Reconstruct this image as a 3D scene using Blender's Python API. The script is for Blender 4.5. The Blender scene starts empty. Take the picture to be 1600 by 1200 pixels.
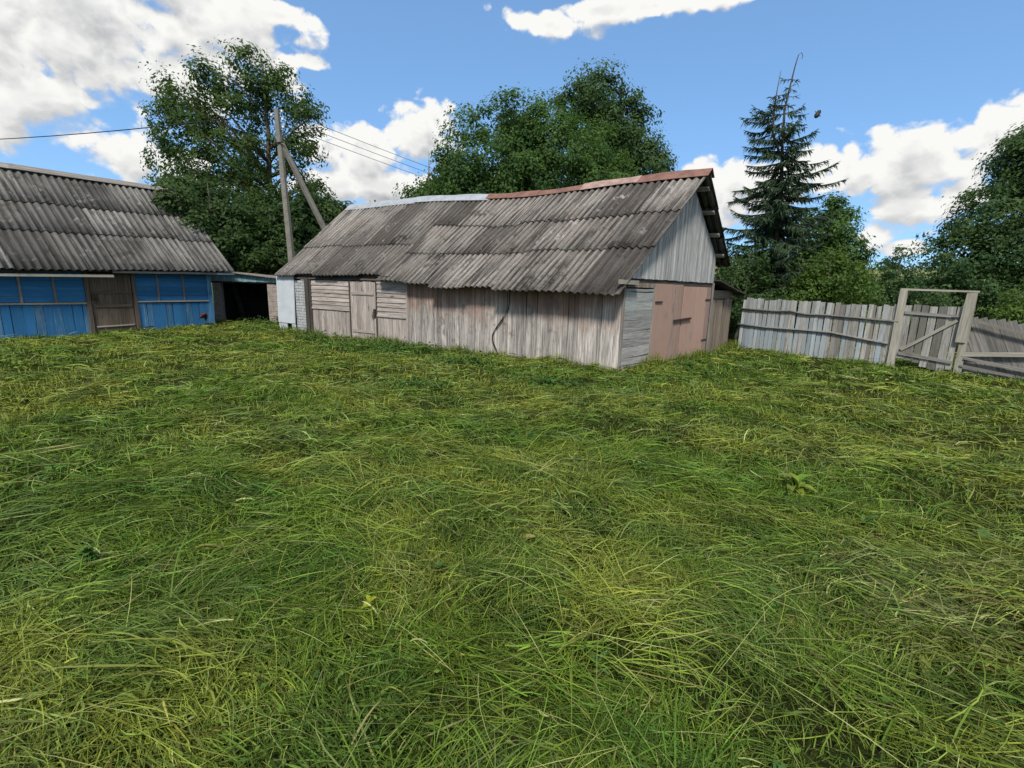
import bpy, math, random
import numpy as np
from mathutils import Matrix, Vector

random.seed(7)
RNG = np.random.default_rng(11)
S = bpy.context.scene
COL = S.collection
rad = math.radians

# ------------------------------------------------------------------ camera
CAM_H = 1.85
cd = bpy.data.cameras.new('camera')
cam = bpy.data.objects.new('camera', cd)
COL.objects.link(cam)
cd.sensor_fit = 'HORIZONTAL'
cd.sensor_width = 36.0
cd.lens = 745.0 / 1600.0 * 36.0
cd.clip_start = 0.05
cd.clip_end = 5000
cam.matrix_world = (Matrix.Translation((0, 0, CAM_H)) @ Matrix.Rotation(rad(90 - 11.6), 4, 'X')
                    @ Matrix.Rotation(rad(1.5), 4, 'Z'))
S.camera = cam

# ------------------------------------------------------------------ world, sun, exposure
SUN_AZ, SUN_EL = -172.0, 52.0          # degrees, azimuth measured from +Y towards +X
SUN_STRENGTH = 3.0
SKY_STRENGTH = 0.10
EXPOSURE = 0.75
sun_dir = Vector((math.sin(rad(SUN_AZ)) * math.cos(rad(SUN_EL)),
                  math.cos(rad(SUN_AZ)) * math.cos(rad(SUN_EL)), math.sin(rad(SUN_EL))))
sl = bpy.data.lights.new('sun', 'SUN')
sl.energy = SUN_STRENGTH
sl.angle = rad(9)
sl.color = (1.0, 0.94, 0.85)
so = bpy.data.objects.new('sun', sl)
COL.objects.link(so)
so.location = (-20, -10, 30)
so.rotation_euler = sun_dir.to_track_quat('Z', 'Y').to_euler()

S.view_settings.view_transform = 'Standard'
S.view_settings.look = 'None'
S.view_settings.gamma = 1.0
S.view_settings.use_curve_mapping = False
S.view_settings.exposure = EXPOSURE
S.render.engine = 'CYCLES'
S.cycles.use_denoising = True
S.cycles.max_bounces = 8
S.cycles.diffuse_bounces = 4
S.cycles.glossy_bounces = 2
S.cycles.transmission_bounces = 4
S.cycles.caustics_reflective = False
S.cycles.caustics_refractive = False


class NT:
    """small helper round a node tree"""
    def __init__(self, tree):
        self.t = tree
        self.n = tree.nodes
        self.l = tree.links

    def new(self, typ, **kw):
        nd = self.n.new(typ)
        for k, v in kw.items():
            setattr(nd, k, v)
        return nd

    def put(self, sock, val):
        if isinstance(val, bpy.types.NodeSocket):
            self.l.new(val, sock)
        else:
            sock.default_value = val

    def math(self, op, a, b=None, c=None, clamp=False):
        nd = self.new('ShaderNodeMath', operation=op, use_clamp=clamp)
        self.put(nd.inputs[0], a)
        if b is not None:
            self.put(nd.inputs[1], b)
        if c is not None:
            self.put(nd.inputs[2], c)
        return nd.outputs[0]

    def vmath(self, op, a, b=None):
        nd = self.new('ShaderNodeVectorMath', operation=op)
        self.put(nd.inputs[0], a)
        if b is not None:
            self.put(nd.inputs[1], b)
        return nd.outputs['Value'] if op in ('LENGTH', 'DOT_PRODUCT') else nd.outputs['Vector']

    def ramp(self, x, a, b, lo=0.0, hi=1.0, smooth=True):
        nd = self.new('ShaderNodeMapRange', interpolation_type='SMOOTHSTEP' if smooth else 'LINEAR')
        self.put(nd.inputs[0], x)
        nd.inputs[1].default_value = a
        nd.inputs[2].default_value = b
        nd.inputs[3].default_value = lo
        nd.inputs[4].default_value = hi
        return nd.outputs[0]

    def mix(self, fac, a, b, blend='MIX'):
        nd = self.new('ShaderNodeMix', data_type='RGBA', blend_type=blend)
        self.put(nd.inputs['Factor'], fac)
        for nm, v in (('A', a), ('B', b)):
            s = [i for i in nd.inputs if i.name == nm and i.type == 'RGBA'][0]
            self.put(s, v if isinstance(v, bpy.types.NodeSocket) else (*v[:3], 1.0))
        return [o for o in nd.outputs if o.type == 'RGBA'][0]

    def noise(self, vec, scale, detail=4.0, rough=0.55, dist=0.0):
        nd = self.new('ShaderNodeTexNoise')
        self.put(nd.inputs['Vector'], vec)
        nd.inputs['Scale'].default_value = scale
        nd.inputs['Detail'].default_value = detail
        nd.inputs['Roughness'].default_value = rough
        nd.inputs['Distortion'].default_value = dist
        return nd.outputs['Fac']

    def scale(self, vec, s):
        nd = self.new('ShaderNodeMapping')
        self.put(nd.inputs['Vector'], vec)
        nd.inputs['Scale'].default_value = s
        return nd.outputs[0]


# azimuth, elevation, half widths (degrees) of the cumulus seen in the sky
CLOUDS = [(-39.7, 18.4, 10.3, 4.4), (-30.0, 21.5, 6.7, 2.8), (-42.6, 13.8, 4.6, 2.7), (-24.0, 23.6, 3.1, 1.0),
          (-35.3, 16.9, 6.1, 1.9), (-44.7, 11.7, 1.4, 2.7), (-22.5, 20.4, 2.4, 0.7), (-10.9, 15.4, 3.3, 2.7),
          (-16.7, 12.3, 4.9, 3.1), (-21.7, 13.6, 1.8, 2.4), (-14.7, 10.2, 7.4, 2.6), (-19.4, 9.9, 4.5, 2.2),
          (-36.7, 9.7, 2.6, 2.2), (-33.7, 9.3, 3.0, 1.5), (2.4, 25.4, 4.1, 1.1),
          (14.2, 26.4, 6.9, 0.9), (7.7, 26.5, 4.0, 0.8), (22.2, 9.8, 3.1, 3.1), (36.5, 12.3, 3.2, 2.0),
          (32.6, 11.6, 3.0, 2.2), (42.7, 12.6, 3.0, 1.9), (39.1, 10.9, 5.6, 1.6), (31.7, 10.4, 3.6, 1.4),
          (38.3, 7.5, 3.6, 1.7), (41.1, 8.5, 2.0, 1.4), (37.9, 4.3, 1.8, 0.7), (35.7, 5.4, 1.5, 1.6),
          (26.3, 9.9, 3.5, 2.4), (-42, 24.5, 12, 3.5),
          (52, 13, 8, 3.2), (-55, 16, 8, 4.5), (60, 22, 9, 4), (-62, 27, 10, 5)]


def build_world():
    w = bpy.data.worlds.new('World')
    S.world = w
    w.use_nodes = True
    T = NT(w.node_tree)
    T.n.clear()
    out = T.new('ShaderNodeOutputWorld')
    sky = T.new('ShaderNodeTexSky', sky_type='NISHITA', sun_disc=False)
    sky.sun_elevation = rad(SUN_EL)
    sky.sun_rotation = rad(SUN_AZ)
    sky.altitude = 1800
    sky.air_density = 1.0
    sky.dust_density = 0.0
    sky.ozone_density = 2.0
    bsky = T.new('ShaderNodeBackground')
    gm = T.new('ShaderNodeGamma')                      # the phone's flat tone curve on the sky
    T.put(gm.inputs['Color'], sky.outputs[0])
    gm.inputs['Gamma'].default_value = 0.5
    T.put(bsky.inputs['Color'], T.mix(1.0, gm.outputs[0], (1.16, 1.78, 2.46), 'MULTIPLY'))
    bsky.inputs['Strength'].default_value = SKY_STRENGTH
    tc = T.new('ShaderNodeTexCoord')
    d0 = T.vmath('NORMALIZE', tc.outputs['Generated'])

    sx = T.new('ShaderNodeSeparateXYZ')
    T.put(sx.inputs[0], d0)
    az = T.math('MULTIPLY', T.math('ARCTAN2', sx.outputs[0], sx.outputs[1]), 57.2958)
    el = T.math('MULTIPLY', T.math('ARCSINE', sx.outputs[2]), 57.2958)
    cb = T.new('ShaderNodeCombineXYZ')
    T.put(cb.inputs[0], az)
    T.put(cb.inputs[1], el)
    def blobs(vec):
        q = None
        for (a, e, ra, re) in CLOUDS:
            m = T.new('ShaderNodeMapping')
            T.put(m.inputs['Vector'], vec)
            k = 1.22
            m.inputs['Scale'].default_value = (1 / (ra * k), 1 / (re * k), 0)
            m.inputs['Location'].default_value = (-a / (ra * k), -e / (re * k), 0)
            ln = T.vmath('LENGTH', m.outputs[0])
            q = ln if q is None else T.math('SMOOTH_MIN', q, ln, 0.18)
        return T.math('SUBTRACT', 1.0, q)
    placed = blobs(cb.outputs[0])
    placed_up = blobs(T.vmath('ADD', cb.outputs[0], (-0.8, 1.5, 0.0)))
    # unseen rest of the sky: noise cumulus, cover raised to whiten the ambient light
    flat = T.scale(d0, (1.0, 1.0, 2.6))
    fld = T.math('MULTIPLY', T.math('SUBTRACT', T.noise(flat, 3.1, 2.0, 0.5), 0.475), 6.0)
    sel = T.math('MAXIMUM', T.ramp(T.math('ABSOLUTE', az), 50.0, 62.0), T.ramp(el, 29.0, 40.0))
    fld = T.math('SUBTRACT', T.math('MULTIPLY', T.math('ADD', fld, 3.0), sel), 3.0)
    base = T.math('MAXIMUM', placed, fld)

    def billow(vec):
        """rounded puffs: folded noise at two sizes over a finer ragged noise"""
        v2 = T.scale(vec, (1.0, 1.0, 1.3))
        b1 = T.math('ABSOLUTE', T.math('SUBTRACT', T.noise(v2, 11.0, 0.0, 0.5), 0.5))
        b2 = T.math('ABSOLUTE', T.math('SUBTRACT', T.noise(v2, 26.0, 1.0, 0.6), 0.5))
        fb = T.math('SUBTRACT', T.noise(v2, 16.0, 6.0, 0.62, 0.15), 0.5)
        r = T.math('ADD', T.math('MULTIPLY', b1, 2.2), T.math('MULTIPLY', b2, 1.3))
        return T.math('ADD', T.math('SUBTRACT', r, 0.38), T.math('MULTIPLY', fb, 1.5))
    n0 = billow(d0)
    up = Vector((sun_dir.x * 0.5, sun_dir.y * 0.5, 1.0)).normalized() * 0.022
    n1 = billow(T.vmath('ADD', d0, tuple(up)))
    dn = T.math('ADD', base, n0)
    slope = T.math('ADD', T.math('SUBTRACT', n0, n1), T.math('MULTIPLY', T.math('SUBTRACT', placed, placed_up), 0.85))
    lit = T.ramp(slope, -0.75, 0.55)
    # lit tops have crisp edges, shaded undersides melt into the blue
    fac = T.ramp(T.math('MULTIPLY', T.math('ADD', dn, 0.16), T.math('ADD', 0.75, T.math('MULTIPLY', lit, 1.35))), 0.0, 0.62)
    thin = T.ramp(dn, 0.15, 1.25, 1.0, 0.0)
    lit = T.math('ADD', T.math('MULTIPLY', lit, 0.80), T.math('MULTIPLY', thin, 0.42), clamp=True)
    ccol = T.mix(lit, (0.30, 0.325, 0.36), (0.985, 0.98, 0.955))
    bcl = T.new('ShaderNodeBackground')
    T.put(bcl.inputs['Color'], ccol)
    bcl.inputs['Strength'].default_value = 0.58
    mx = T.new('ShaderNodeMixShader')
    T.put(mx.inputs[0], fac)
    T.l.new(bsky.outputs[0], mx.inputs[1])
    T.l.new(bcl.outputs[0], mx.inputs[2])
    T.l.new(mx.outputs[0], out.inputs[0])
    w.cycles.sampling_method = 'MANUAL'
    w.cycles.sample_map_resolution = 512


build_world()

# ------------------------------------------------------------------ helpers: objects
WM = {}      # world matrices of what has been built


def reg(o, mat_world, parent=None):
    COL.objects.link(o)
    if parent is not None:
        o.parent = parent
        o.matrix_basis = WM[parent].inverted() @ mat_world
    else:
        o.matrix_basis = mat_world
    WM[o] = mat_world.copy()
    return o


def tag(o, label=None, cat=None, group=None, kind=None):
    if label:
        o['label'] = label
    if cat:
        o['category'] = cat
    if group:
        o['group'] = group
    if kind:
        o['kind'] = kind
    return o


def thing(name, loc, label, cat, group=None):
    o = bpy.data.objects.new(name, None)
    o.empty_display_size = 0.2
    reg(o, Matrix.Translation(loc))
    return tag(o, label, cat, group)


def fast_mesh(name, V, quads=None, tris=None, col=None, smooth=False, uv=None):
    me = bpy.data.meshes.new(name)
    V = np.asarray(V, dtype=np.float32).reshape(-1, 3)
    nq = 0 if quads is None else len(quads)
    nt = 0 if tris is None else len(tris)
    me.vertices.add(len(V))
    me.vertices.foreach_set('co', V.ravel())
    idx = []
    if nq:
        idx.append(np.asarray(quads, dtype=np.int32).ravel())
    if nt:
        idx.append(np.asarray(tris, dtype=np.int32).ravel())
    idx = np.concatenate(idx)
    me.loops.add(len(idx))
    me.loops.foreach_set('vertex_index', idx)
    me.polygons.add(nq + nt)
    st = np.concatenate([np.arange(nq) * 4, nq * 4 + np.arange(nt) * 3]).astype(np.int32)
    me.polygons.foreach_set('loop_start', st)
    me.polygons.foreach_set('use_smooth', np.full(nq + nt, bool(smooth), dtype=bool))
    if col is not None:
        a = me.attributes.new('tint', 'FLOAT_COLOR', 'POINT')
        c = np.ones((len(V), 4), dtype=np.float32)
        c[:, :3] = col
        a.data.foreach_set('color', c.ravel())
    if uv is not None:
        a = me.attributes.new('sheet_uv', 'FLOAT_VECTOR', 'POINT')
        u = np.zeros((len(V), 3), dtype=np.float32)
        u[:, :uv.shape[1]] = uv
        a.data.foreach_set('vector', u.ravel())
    me.update(calc_edges=True)
    return me


def obj(name, me, mat, parent=None, M=None):
    o = bpy.data.objects.new(name, me)
    if mat is not None and not me.materials:
        me.materials.append(mat)
    return reg(o, M if M is not None else Matrix.Identity(4), parent)


def basis(o, x, y, z):
    """matrix with columns x, y, z (orthonormalised loosely) at o"""
    m = Matrix.Identity(4)
    for i, v in enumerate((x, y, z)):
        v = Vector(v).normalized()
        for r in range(3):
            m[r][i] = v[r]
    for r in range(3):
        m[r][3] = o[r]
    return m


def board_mesh(w, th, L, cutl=0.0, cutr=0.0, warp=0.004, ragged=0.006, rings=4):
    """plank along local z with slightly uneven edges; the top may be cut on a slant"""
    V, Q = [], []
    r = random.uniform
    bow = r(-warp, warp) * 1.5
    for k in range(rings):
        f = k / (rings - 1)
        off = bow * math.sin(math.pi * f)
        wl = -w / 2 + r(-warp, warp) * 0.6
        wr = w / 2 + r(-warp, warp) * 0.6
        if k == 0:
            zl, zr = r(0, ragged), r(0, ragged)
        elif k == rings - 1:
            zl, zr = L - cutl - r(0, ragged), L - cutr - r(0, ragged)
        else:
            zl = (L - cutl) * f
            zr = (L - cutr) * f
        V += [(wl + off, -th / 2, zl), (wr + off, -th / 2, zr), (wr + off, th / 2, zr), (wl + off, th / 2, zl)]
    for k in range(rings - 1):
        b = 4 * k
        for i in range(4):
            j = (i + 1) % 4
            Q.append((b + i, b + j, b + 4 + j, b + 4 + i))
    Q.append((3, 2, 1, 0))
    t = 4 * (rings - 1)
    Q.append((t, t + 1, t + 2, t + 3))
    return fast_mesh('plank', V, Q)


def tube_mesh(name, pts, radii, n=8, cap=True, smooth=True):
    pts = [Vector(p) for p in pts]
    V, Q, T = [], [], []
    m = len(pts)
    for k in range(m):
        d = (pts[min(k + 1, m - 1)] - pts[max(k - 1, 0)])
        if d.length < 1e-9:
            d = Vector((0, 0, 1))
        d.normalize()
        ref = Vector((0, 0, 1)) if abs(d.z) < 0.9 else Vector((1, 0, 0))
        u = d.cross(ref).normalized()
        v = d.cross(u)
        for i in range(n):
            a = 2 * math.pi * i / n
            V.append(tuple(pts[k] + (u * math.cos(a) + v * math.sin(a)) * radii[k]))
    for k in range(m - 1):
        for i in range(n):
            j = (i + 1) % n
            Q.append((k * n + i, k * n + j, (k + 1) * n + j, (k + 1) * n + i))
    if cap:
        for k, flip in ((0, True), (m - 1, False)):
            c = len(V)
            V.append(tuple(pts[k]))
            for i in range(n):
                j = (i + 1) % n
                T.append((c, k * n + j, k * n + i) if flip else (c, k * n + i, k * n + j))
    return V, Q, T


def tube(name, pts, radii, mat, parent=None, n=8, origin=None):
    o = Vector(origin) if origin is not None else Vector(pts[0])
    V, Q, T = tube_mesh(name, [Vector(p) - o for p in pts], radii, n)
    return obj(name, fast_mesh(name, V, Q, T if T else None, smooth=True), mat, parent, Matrix.Translation(o))


def box_faces(b=0):
    return [(b, b + 3, b + 2, b + 1), (b + 4, b + 5, b + 6, b + 7), (b, b + 1, b + 5, b + 4),
            (b + 1, b + 2, b + 6, b + 5), (b + 2, b + 3, b + 7, b + 6), (b + 3, b, b + 4, b + 7)]


def prism(name, base, tops, mat, parent=None):
    """closed block from four bottom and four top world points"""
    o = Vector(base[0])
    V = [tuple(Vector(p) - o) for p in list(base) + list(tops)]
    return obj(name, fast_mesh(name, V, box_faces()), mat, parent, Matrix.Translation(o))


class Wall:
    """vertical plane: origin, direction u along it, n out of it (towards the yard)"""
    def __init__(self, o, u, n):
        self.o = Vector((o[0], o[1], 0))
        self.u = Vector((u[0], u[1], 0)).normalized()
        self.n = Vector((n[0], n[1], 0)).normalized()

    def p(self, s, z, out=0.0):
        q = self.o + self.u * s + self.n * out
        return Vector((q.x, q.y, z))


def vboard(name, wall, s, z0, z1, w, th, mat, parent, out=0.0, tilt=0.0, cutl=0.0, cutr=0.0, lean=0.0, **kw):
    me = board_mesh(w, th, z1 - z0, cutl, cutr, **kw)
    zz = (Vector((0, 0, 1)) + wall.u * math.tan(tilt) + wall.n * math.tan(lean)).normalized()
    yy = zz.cross(wall.u).normalized()
    xx = yy.cross(zz)
    return obj(name, me, mat, parent, basis(wall.p(s, z0, out), xx, yy, zz))


def hboard(name, wall, s0, s1, z, w, th, mat, parent, out=0.0, dz=0.0, tip=0.0, **kw):
    """plank lying along the wall from s0 to s1, centre height z, rising by dz"""
    a = wall.p(s0, z, out)
    b = wall.p(s1, z + dz, out)
    zz = (b - a)
    me = board_mesh(w, th, zz.length, **kw)
    zz.normalize()
    yy = (wall.n + Vector((0, 0, 1)) * tip)
    xx = yy.cross(zz).normalized()
    yy = zz.cross(xx)
    return obj(name, me, mat, parent, basis(a, xx, yy, zz))


# ------------------------------------------------------------------ helpers: noise for shaping things
class VNoise:
    def __init__(self, seed):
        self.t = np.random.default_rng(seed).random((256, 256))

    def __call__(self, x, y):
        x = np.asarray(x, float)
        y = np.asarray(y, float)
        xi = np.floor(x).astype(int)
        yi = np.floor(y).astype(int)
        fx = x - xi
        fy = y - yi
        fx = fx * fx * (3 - 2 * fx)
        fy = fy * fy * (3 - 2 * fy)
        g = lambda a, b: self.t[a & 255, b & 255]
        return ((g(xi, yi) * (1 - fx) + g(xi + 1, yi) * fx) * (1 - fy)
                + (g(xi, yi + 1) * (1 - fx) + g(xi + 1, yi + 1) * fx) * fy)

    def fbm(self, x, y, o=4):
        s = 0
        a = 0.5
        t = 0
        for k in range(o):
            s = s + a * self(np.asarray(x) * 2 ** k + 17.3 * k, np.asarray(y) * 2 ** k - 9.1 * k)
            t += a
            a *= 0.5
        return s / t


def sstep(x, a, b):
    t = np.clip((np.asarray(x, float) - a) / (b - a), 0, 1)
    return t * t * (3 - 2 * t)


N1, N2, N3, N4, N5 = (VNoise(i) for i in (1, 2, 3, 4, 5))


def ground_z(x, y):
    """lie of the land"""
    x = np.asarray(x, float)
    y = np.asarray(y, float)
    z = -0.12 * sstep(x, 3.2, 6.2) - 0.13 * sstep(-x, 11.5, 15.0)
    d = np.hypot(x, y)
    return z + 0.05 * (N3.fbm(x * 0.35 + 50, y * 0.35 + 50, 3) - 0.5) * sstep(d, 30, 14)


def gz(x, y):
    return float(ground_z(x, y))
# ------------------------------------------------------------------ materials
def new_mat(name):
    m = bpy.data.materials.new(name)
    m.use_nodes = True
    T = NT(m.node_tree)
    T.n.clear()
    out = T.new('ShaderNodeOutputMaterial')
    return m, T, out


def principled(T, out, col, rough=0.85, bump=None, bstr=0.3, bdist=0.01, metal=0.0, spec=0.3):
    p = T.new('ShaderNodeBsdfPrincipled')
    T.put(p.inputs['Base Color'], col if isinstance(col, bpy.types.NodeSocket) else (*col[:3], 1.0))
    T.put(p.inputs['Roughness'], rough)
    T.put(p.inputs['Metallic'], metal)
    p.inputs['Specular IOR Level'].default_value = spec
    if bump is not None:
        b = T.new('ShaderNodeBump')
        b.inputs['Strength'].default_value = bstr
        b.inputs['Distance'].default_value = bdist
        T.put(b.inputs['Height'], bump)
        T.l.new(b.outputs[0], p.inputs['Normal'])
    T.l.new(p.outputs[0], out.inputs[0])
    return p


def wood(name, base, pale, dark, paint=None, paint_cover=0.5, paint_h=None, streak=1.0, var=0.35, stain=None, tintvar=None):
    """weathered plank: grain along local z, board-to-board variation, optional worn paint"""
    m, T, out = new_mat(name)
    tc = T.new('ShaderNodeTexCoord')
    oi = T.new('ShaderNodeObjectInfo')
    geo = T.new('ShaderNodeNewGeometry')
    rnd = oi.outputs['Random']
    cb = T.new('ShaderNodeCombineXYZ')
    for i in range(3):
        T.put(cb.inputs[i], T.math('MULTIPLY', rnd, 37.0 + 11 * i))
    v = T.vmath('ADD', tc.outputs['Object'], cb.outputs[0])
    g1 = T.noise(T.scale(v, (26, 26, 1.3)), 1.0, 5, 0.6, 0.3)
    g2 = T.noise(T.scale(v, (90, 90, 4.0)), 1.0, 3, 0.6)
    g3 = T.noise(T.scale(v, (6, 6, 2.2)), 1.0, 4, 0.6)
    col = T.mix(T.ramp(g1, 0.35, 0.66), base, pale)
    col = T.mix(T.math('MULTIPLY', T.ramp(g2, 0.52, 0.74), 0.55 * streak), col, dark)
    col = T.mix(T.math('MULTIPLY', T.ramp(g3, 0.58, 0.80), 0.65 * streak), col, dark)
    if paint is not None:
        pn = T.noise(T.scale(v, (14, 14, 1.6)), 1.0, 5, 0.65)
        pm = T.ramp(pn, 0.62 - 0.32 * paint_cover - 0.10, 0.62 - 0.32 * paint_cover + 0.16)
        if paint_h is not None:
            sp = T.new('ShaderNodeSeparateXYZ')
            T.put(sp.inputs[0], geo.outputs['Position'])
            wob = T.noise(geo.outputs['Position'], 1.7, 3)
            hh = T.math('ADD', sp.outputs[2], T.math('MULTIPLY', T.math('SUBTRACT', wob, 0.5), 1.3))
            pm = T.math('MULTIPLY', pm, T.ramp(hh, paint_h[0], paint_h[1]))
        col = T.mix(T.math('MULTIPLY', pm, 0.92), col, paint)
        col = T.mix(T.math('MULTIPLY', T.ramp(g2, 0.58, 0.76), 0.35), col, dark)
    if stain is not None:
        sn = T.noise(geo.outputs['Position'], 2.3, 4, 0.65)
        col = T.mix(T.math('MULTIPLY', T.ramp(sn, 0.56, 0.72), 0.8), col, stain)
    if tintvar is not None:
        r2 = T.math('FRACT', T.math('MULTIPLY', rnd, 7.31))
        col = T.mix(T.math('MULTIPLY', T.ramp(r2, 0.45, 0.95), 0.8), col, tintvar)
    k = T.math('ADD', 1.0 - var / 2, T.math('MULTIPLY', rnd, var))
    hsv = T.new('ShaderNodeHueSaturation')
    T.put(hsv.inputs['Color'], col)
    T.put(hsv.inputs['Value'], k)
    bump = T.math('ADD', g1, T.math('MULTIPLY', g2, 0.7))
    principled(T, out, hsv.outputs[0], 0.88, bump, 0.55, 0.004, spec=0.15)
    return m


def plain(name, col, rough=0.8, var=0.25, nscale=6.0, metal=0.0, dark=None, bstr=0.25, spec=0.3):
    m, T, out = new_mat(name)
    geo = T.new('ShaderNodeNewGeometry')
    n = T.noise(geo.outputs['Position'], nscale, 6, 0.65)
    n2 = T.noise(geo.outputs['Position'], nscale * 7, 3, 0.6)
    c = T.mix(T.ramp(n, 0.3, 0.7), tuple(v * (1 - var) for v in col), tuple(min(1, v * (1 + var)) for v in col))
    if dark is not None:
        c = T.mix(T.math('MULTIPLY', T.ramp(n2, 0.52, 0.72), 0.7), c, dark)
        c = T.mix(T.math('MULTIPLY', T.ramp(n, 0.58, 0.75), 0.6), c, dark)
    principled(T, out, c, rough, n2, bstr, 0.004, metal, spec)
    return m


def slate(name, base, pale, dark, brown):
    """asbestos-cement sheet: lichen specks, rain streaks down the slope, sheet-to-sheet variation"""
    m, T, out = new_mat(name)
    at = T.new('ShaderNodeAttribute', attribute_name='sheet_uv')
    uv = at.outputs['Vector']
    oi = T.new('ShaderNodeObjectInfo')
    rnd = oi.outputs['Random']
    big = T.noise(uv, 0.9, 4, 0.6)
    strk = T.noise(T.scale(uv, (9.0, 0.8, 1)), 1.0, 5, 0.65, 0.4)
    wide = T.noise(T.scale(uv, (2.4, 0.5, 1)), 1.0, 4, 0.6, 0.3)
    spk = T.noise(uv, 26.0, 4, 0.7)
    spk2 = T.noise(uv, 75.0, 2, 0.6)
    sxyz = T.new('ShaderNodeSeparateXYZ')
    T.put(sxyz.inputs[0], uv)
    valley = T.ramp(sxyz.outputs[2], -0.7, 0.5, 1.0, 0.0)
    col = T.mix(T.ramp(strk, 0.34, 0.66), base, pale)
    col = T.mix(T.math('MULTIPLY', T.ramp(big, 0.42, 0.64), 0.6), col, brown)
    col = T.mix(T.math('MULTIPLY', T.ramp(spk, 0.5, 0.62), 0.8), col, tuple(min(1, v * 1.6) for v in pale))
    col = T.mix(T.math('MULTIPLY', T.ramp(spk2, 0.54, 0.72), 0.5), col, dark)
    col = T.mix(T.math('MULTIPLY', T.ramp(wide, 0.50, 0.64), 0.85), col, dark)
    dirt = T.math('MULTIPLY', valley, T.ramp(T.noise(T.scale(uv, (3, 1.2, 1)), 1.0, 4, 0.6), 0.35, 0.6))
    col = T.mix(T.math('MULTIPLY', dirt, 0.75), col, tuple(v * 0.7 for v in dark))
    r2 = T.math('FRACT', T.math('MULTIPLY', rnd, 5.77))
    col = T.mix(T.math('MULTIPLY', T.ramp(r2, 0.50, 0.95), 0.70), col, dark)
    geo = T.new('ShaderNodeNewGeometry')
    ms = T.noise(geo.outputs['Position'], 1.1, 6, 0.68)
    ms2 = T.noise(geo.outputs['Position'], 5.5, 5, 0.7)
    moss = T.math('MULTIPLY', T.ramp(ms, 0.54, 0.64), T.ramp(ms2, 0.40, 0.58))
    col = T.mix(T.math('MULTIPLY', moss, 0.8), col, (0.030, 0.029, 0.024))
    lich = T.math('MULTIPLY', T.ramp(ms, 0.46, 0.36), T.ramp(ms2, 0.50, 0.64))
    col = T.mix(T.math('MULTIPLY', lich, 0.6), col, tuple(min(1, v * 1.45) for v in pale))
    k = T.math('ADD', 0.78, T.math('MULTIPLY', rnd, 0.42))
    hsv = T.new('ShaderNodeHueSaturation')
    T.put(hsv.inputs['Color'], col)
    T.put(hsv.inputs['Value'], k)
    bump = T.math('ADD', spk, T.math('MULTIPLY', spk2, 0.6))
    principled(T, out, hsv.outputs[0], 0.95, bump, 0.8, 0.012, spec=0.1)
    return m


def leafy(name, trans=0.35, rough=0.55, spec=0.25, gain=1.0):
    m, T, out = new_mat(name)
    at = T.new('ShaderNodeAttribute', attribute_name='tint')
    col = at.outputs['Color']
    if gain != 1.0:
        hv = T.new('ShaderNodeHueSaturation')
        T.put(hv.inputs['Color'], col)
        hv.inputs['Value'].default_value = gain
        col = hv.outputs[0]
    p = T.new('ShaderNodeBsdfPrincipled')
    T.put(p.inputs['Base Color'], col)
    p.inputs['Roughness'].default_value = rough
    p.inputs['Specular IOR Level'].default_value = spec
    tr = T.new('ShaderNodeBsdfTranslucent')
    hs = T.new('ShaderNodeHueSaturation')
    T.put(hs.inputs['Color'], col)
    hs.inputs['Saturation'].default_value = 1.1
    hs.inputs['Value'].default_value = 1.25
    hs.inputs['Hue'].default_value = 0.49
    T.put(tr.inputs['Color'], hs.outputs[0])
    mx = T.new('ShaderNodeMixShader')
    mx.inputs[0].default_value = trans
    T.l.new(p.outputs[0], mx.inputs[1])
    T.l.new(tr.outputs[0], mx.inputs[2])
    T.l.new(mx.outputs[0], out.inputs[0])
    return m


M = {}
M['grass'] = leafy('grass_blade', 0.20, 0.55, 0.10)
M['leaf'] = leafy('tree_leaf', 0.48, 0.5, 0.15)
M['needle'] = leafy('spruce_needle', 0.12, 0.6, 0.2)
M['long_wall'] = wood('long_wall_wood', (0.215, 0.195, 0.178), (0.47, 0.435, 0.40), (0.05, 0.042, 0.036),
                      paint=(0.24, 0.138, 0.100), paint_cover=0.95, paint_h=(0.9, 1.6), var=0.5, stain=(0.15, 0.118, 0.096), streak=1.3)
M['pale_wood'] = wood('pale_clapboard_wood', (0.255, 0.22, 0.197), (0.42, 0.372, 0.34), (0.07, 0.058, 0.05), var=0.38, streak=1.4)
M['gable_wood'] = wood('gable_wood', (0.27, 0.272, 0.265), (0.46, 0.463, 0.45), (0.09, 0.09, 0.087), var=0.5, streak=1.1)
M['side_wood'] = wood('side_panel_wood', (0.22, 0.21, 0.20), (0.36, 0.345, 0.33), (0.05, 0.047, 0.045),
                      paint=(0.26, 0.31, 0.30), paint_cover=0.5, paint_h=(1.0, 1.5), var=0.5)
M['pink'] = wood('pink_door_paint', (0.30, 0.205, 0.165), (0.39, 0.29, 0.24), (0.10, 0.07, 0.058),
                 paint=(0.36, 0.235, 0.185), paint_cover=0.72, var=0.22, streak=1.0, stain=(0.27, 0.205, 0.17))
M['pink_worn'] = wood('pink_door_worn', (0.23, 0.165, 0.138), (0.32, 0.24, 0.20), (0.075, 0.055, 0.047),
                      paint=(0.32, 0.21, 0.165), paint_cover=0.35, var=0.2, streak=1.3)
M['dark_wood'] = wood('dark_wood', (0.045, 0.04, 0.036), (0.08, 0.07, 0.06), (0.02, 0.018, 0.016), var=0.3)
M['grey_wood'] = wood('grey_wood', (0.17, 0.155, 0.14), (0.28, 0.26, 0.235), (0.06, 0.055, 0.05), var=0.4)
M['brown_wood'] = wood('brown_wood', (0.078, 0.060, 0.045), (0.13, 0.103, 0.080), (0.028, 0.022, 0.017), var=0.45)
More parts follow.
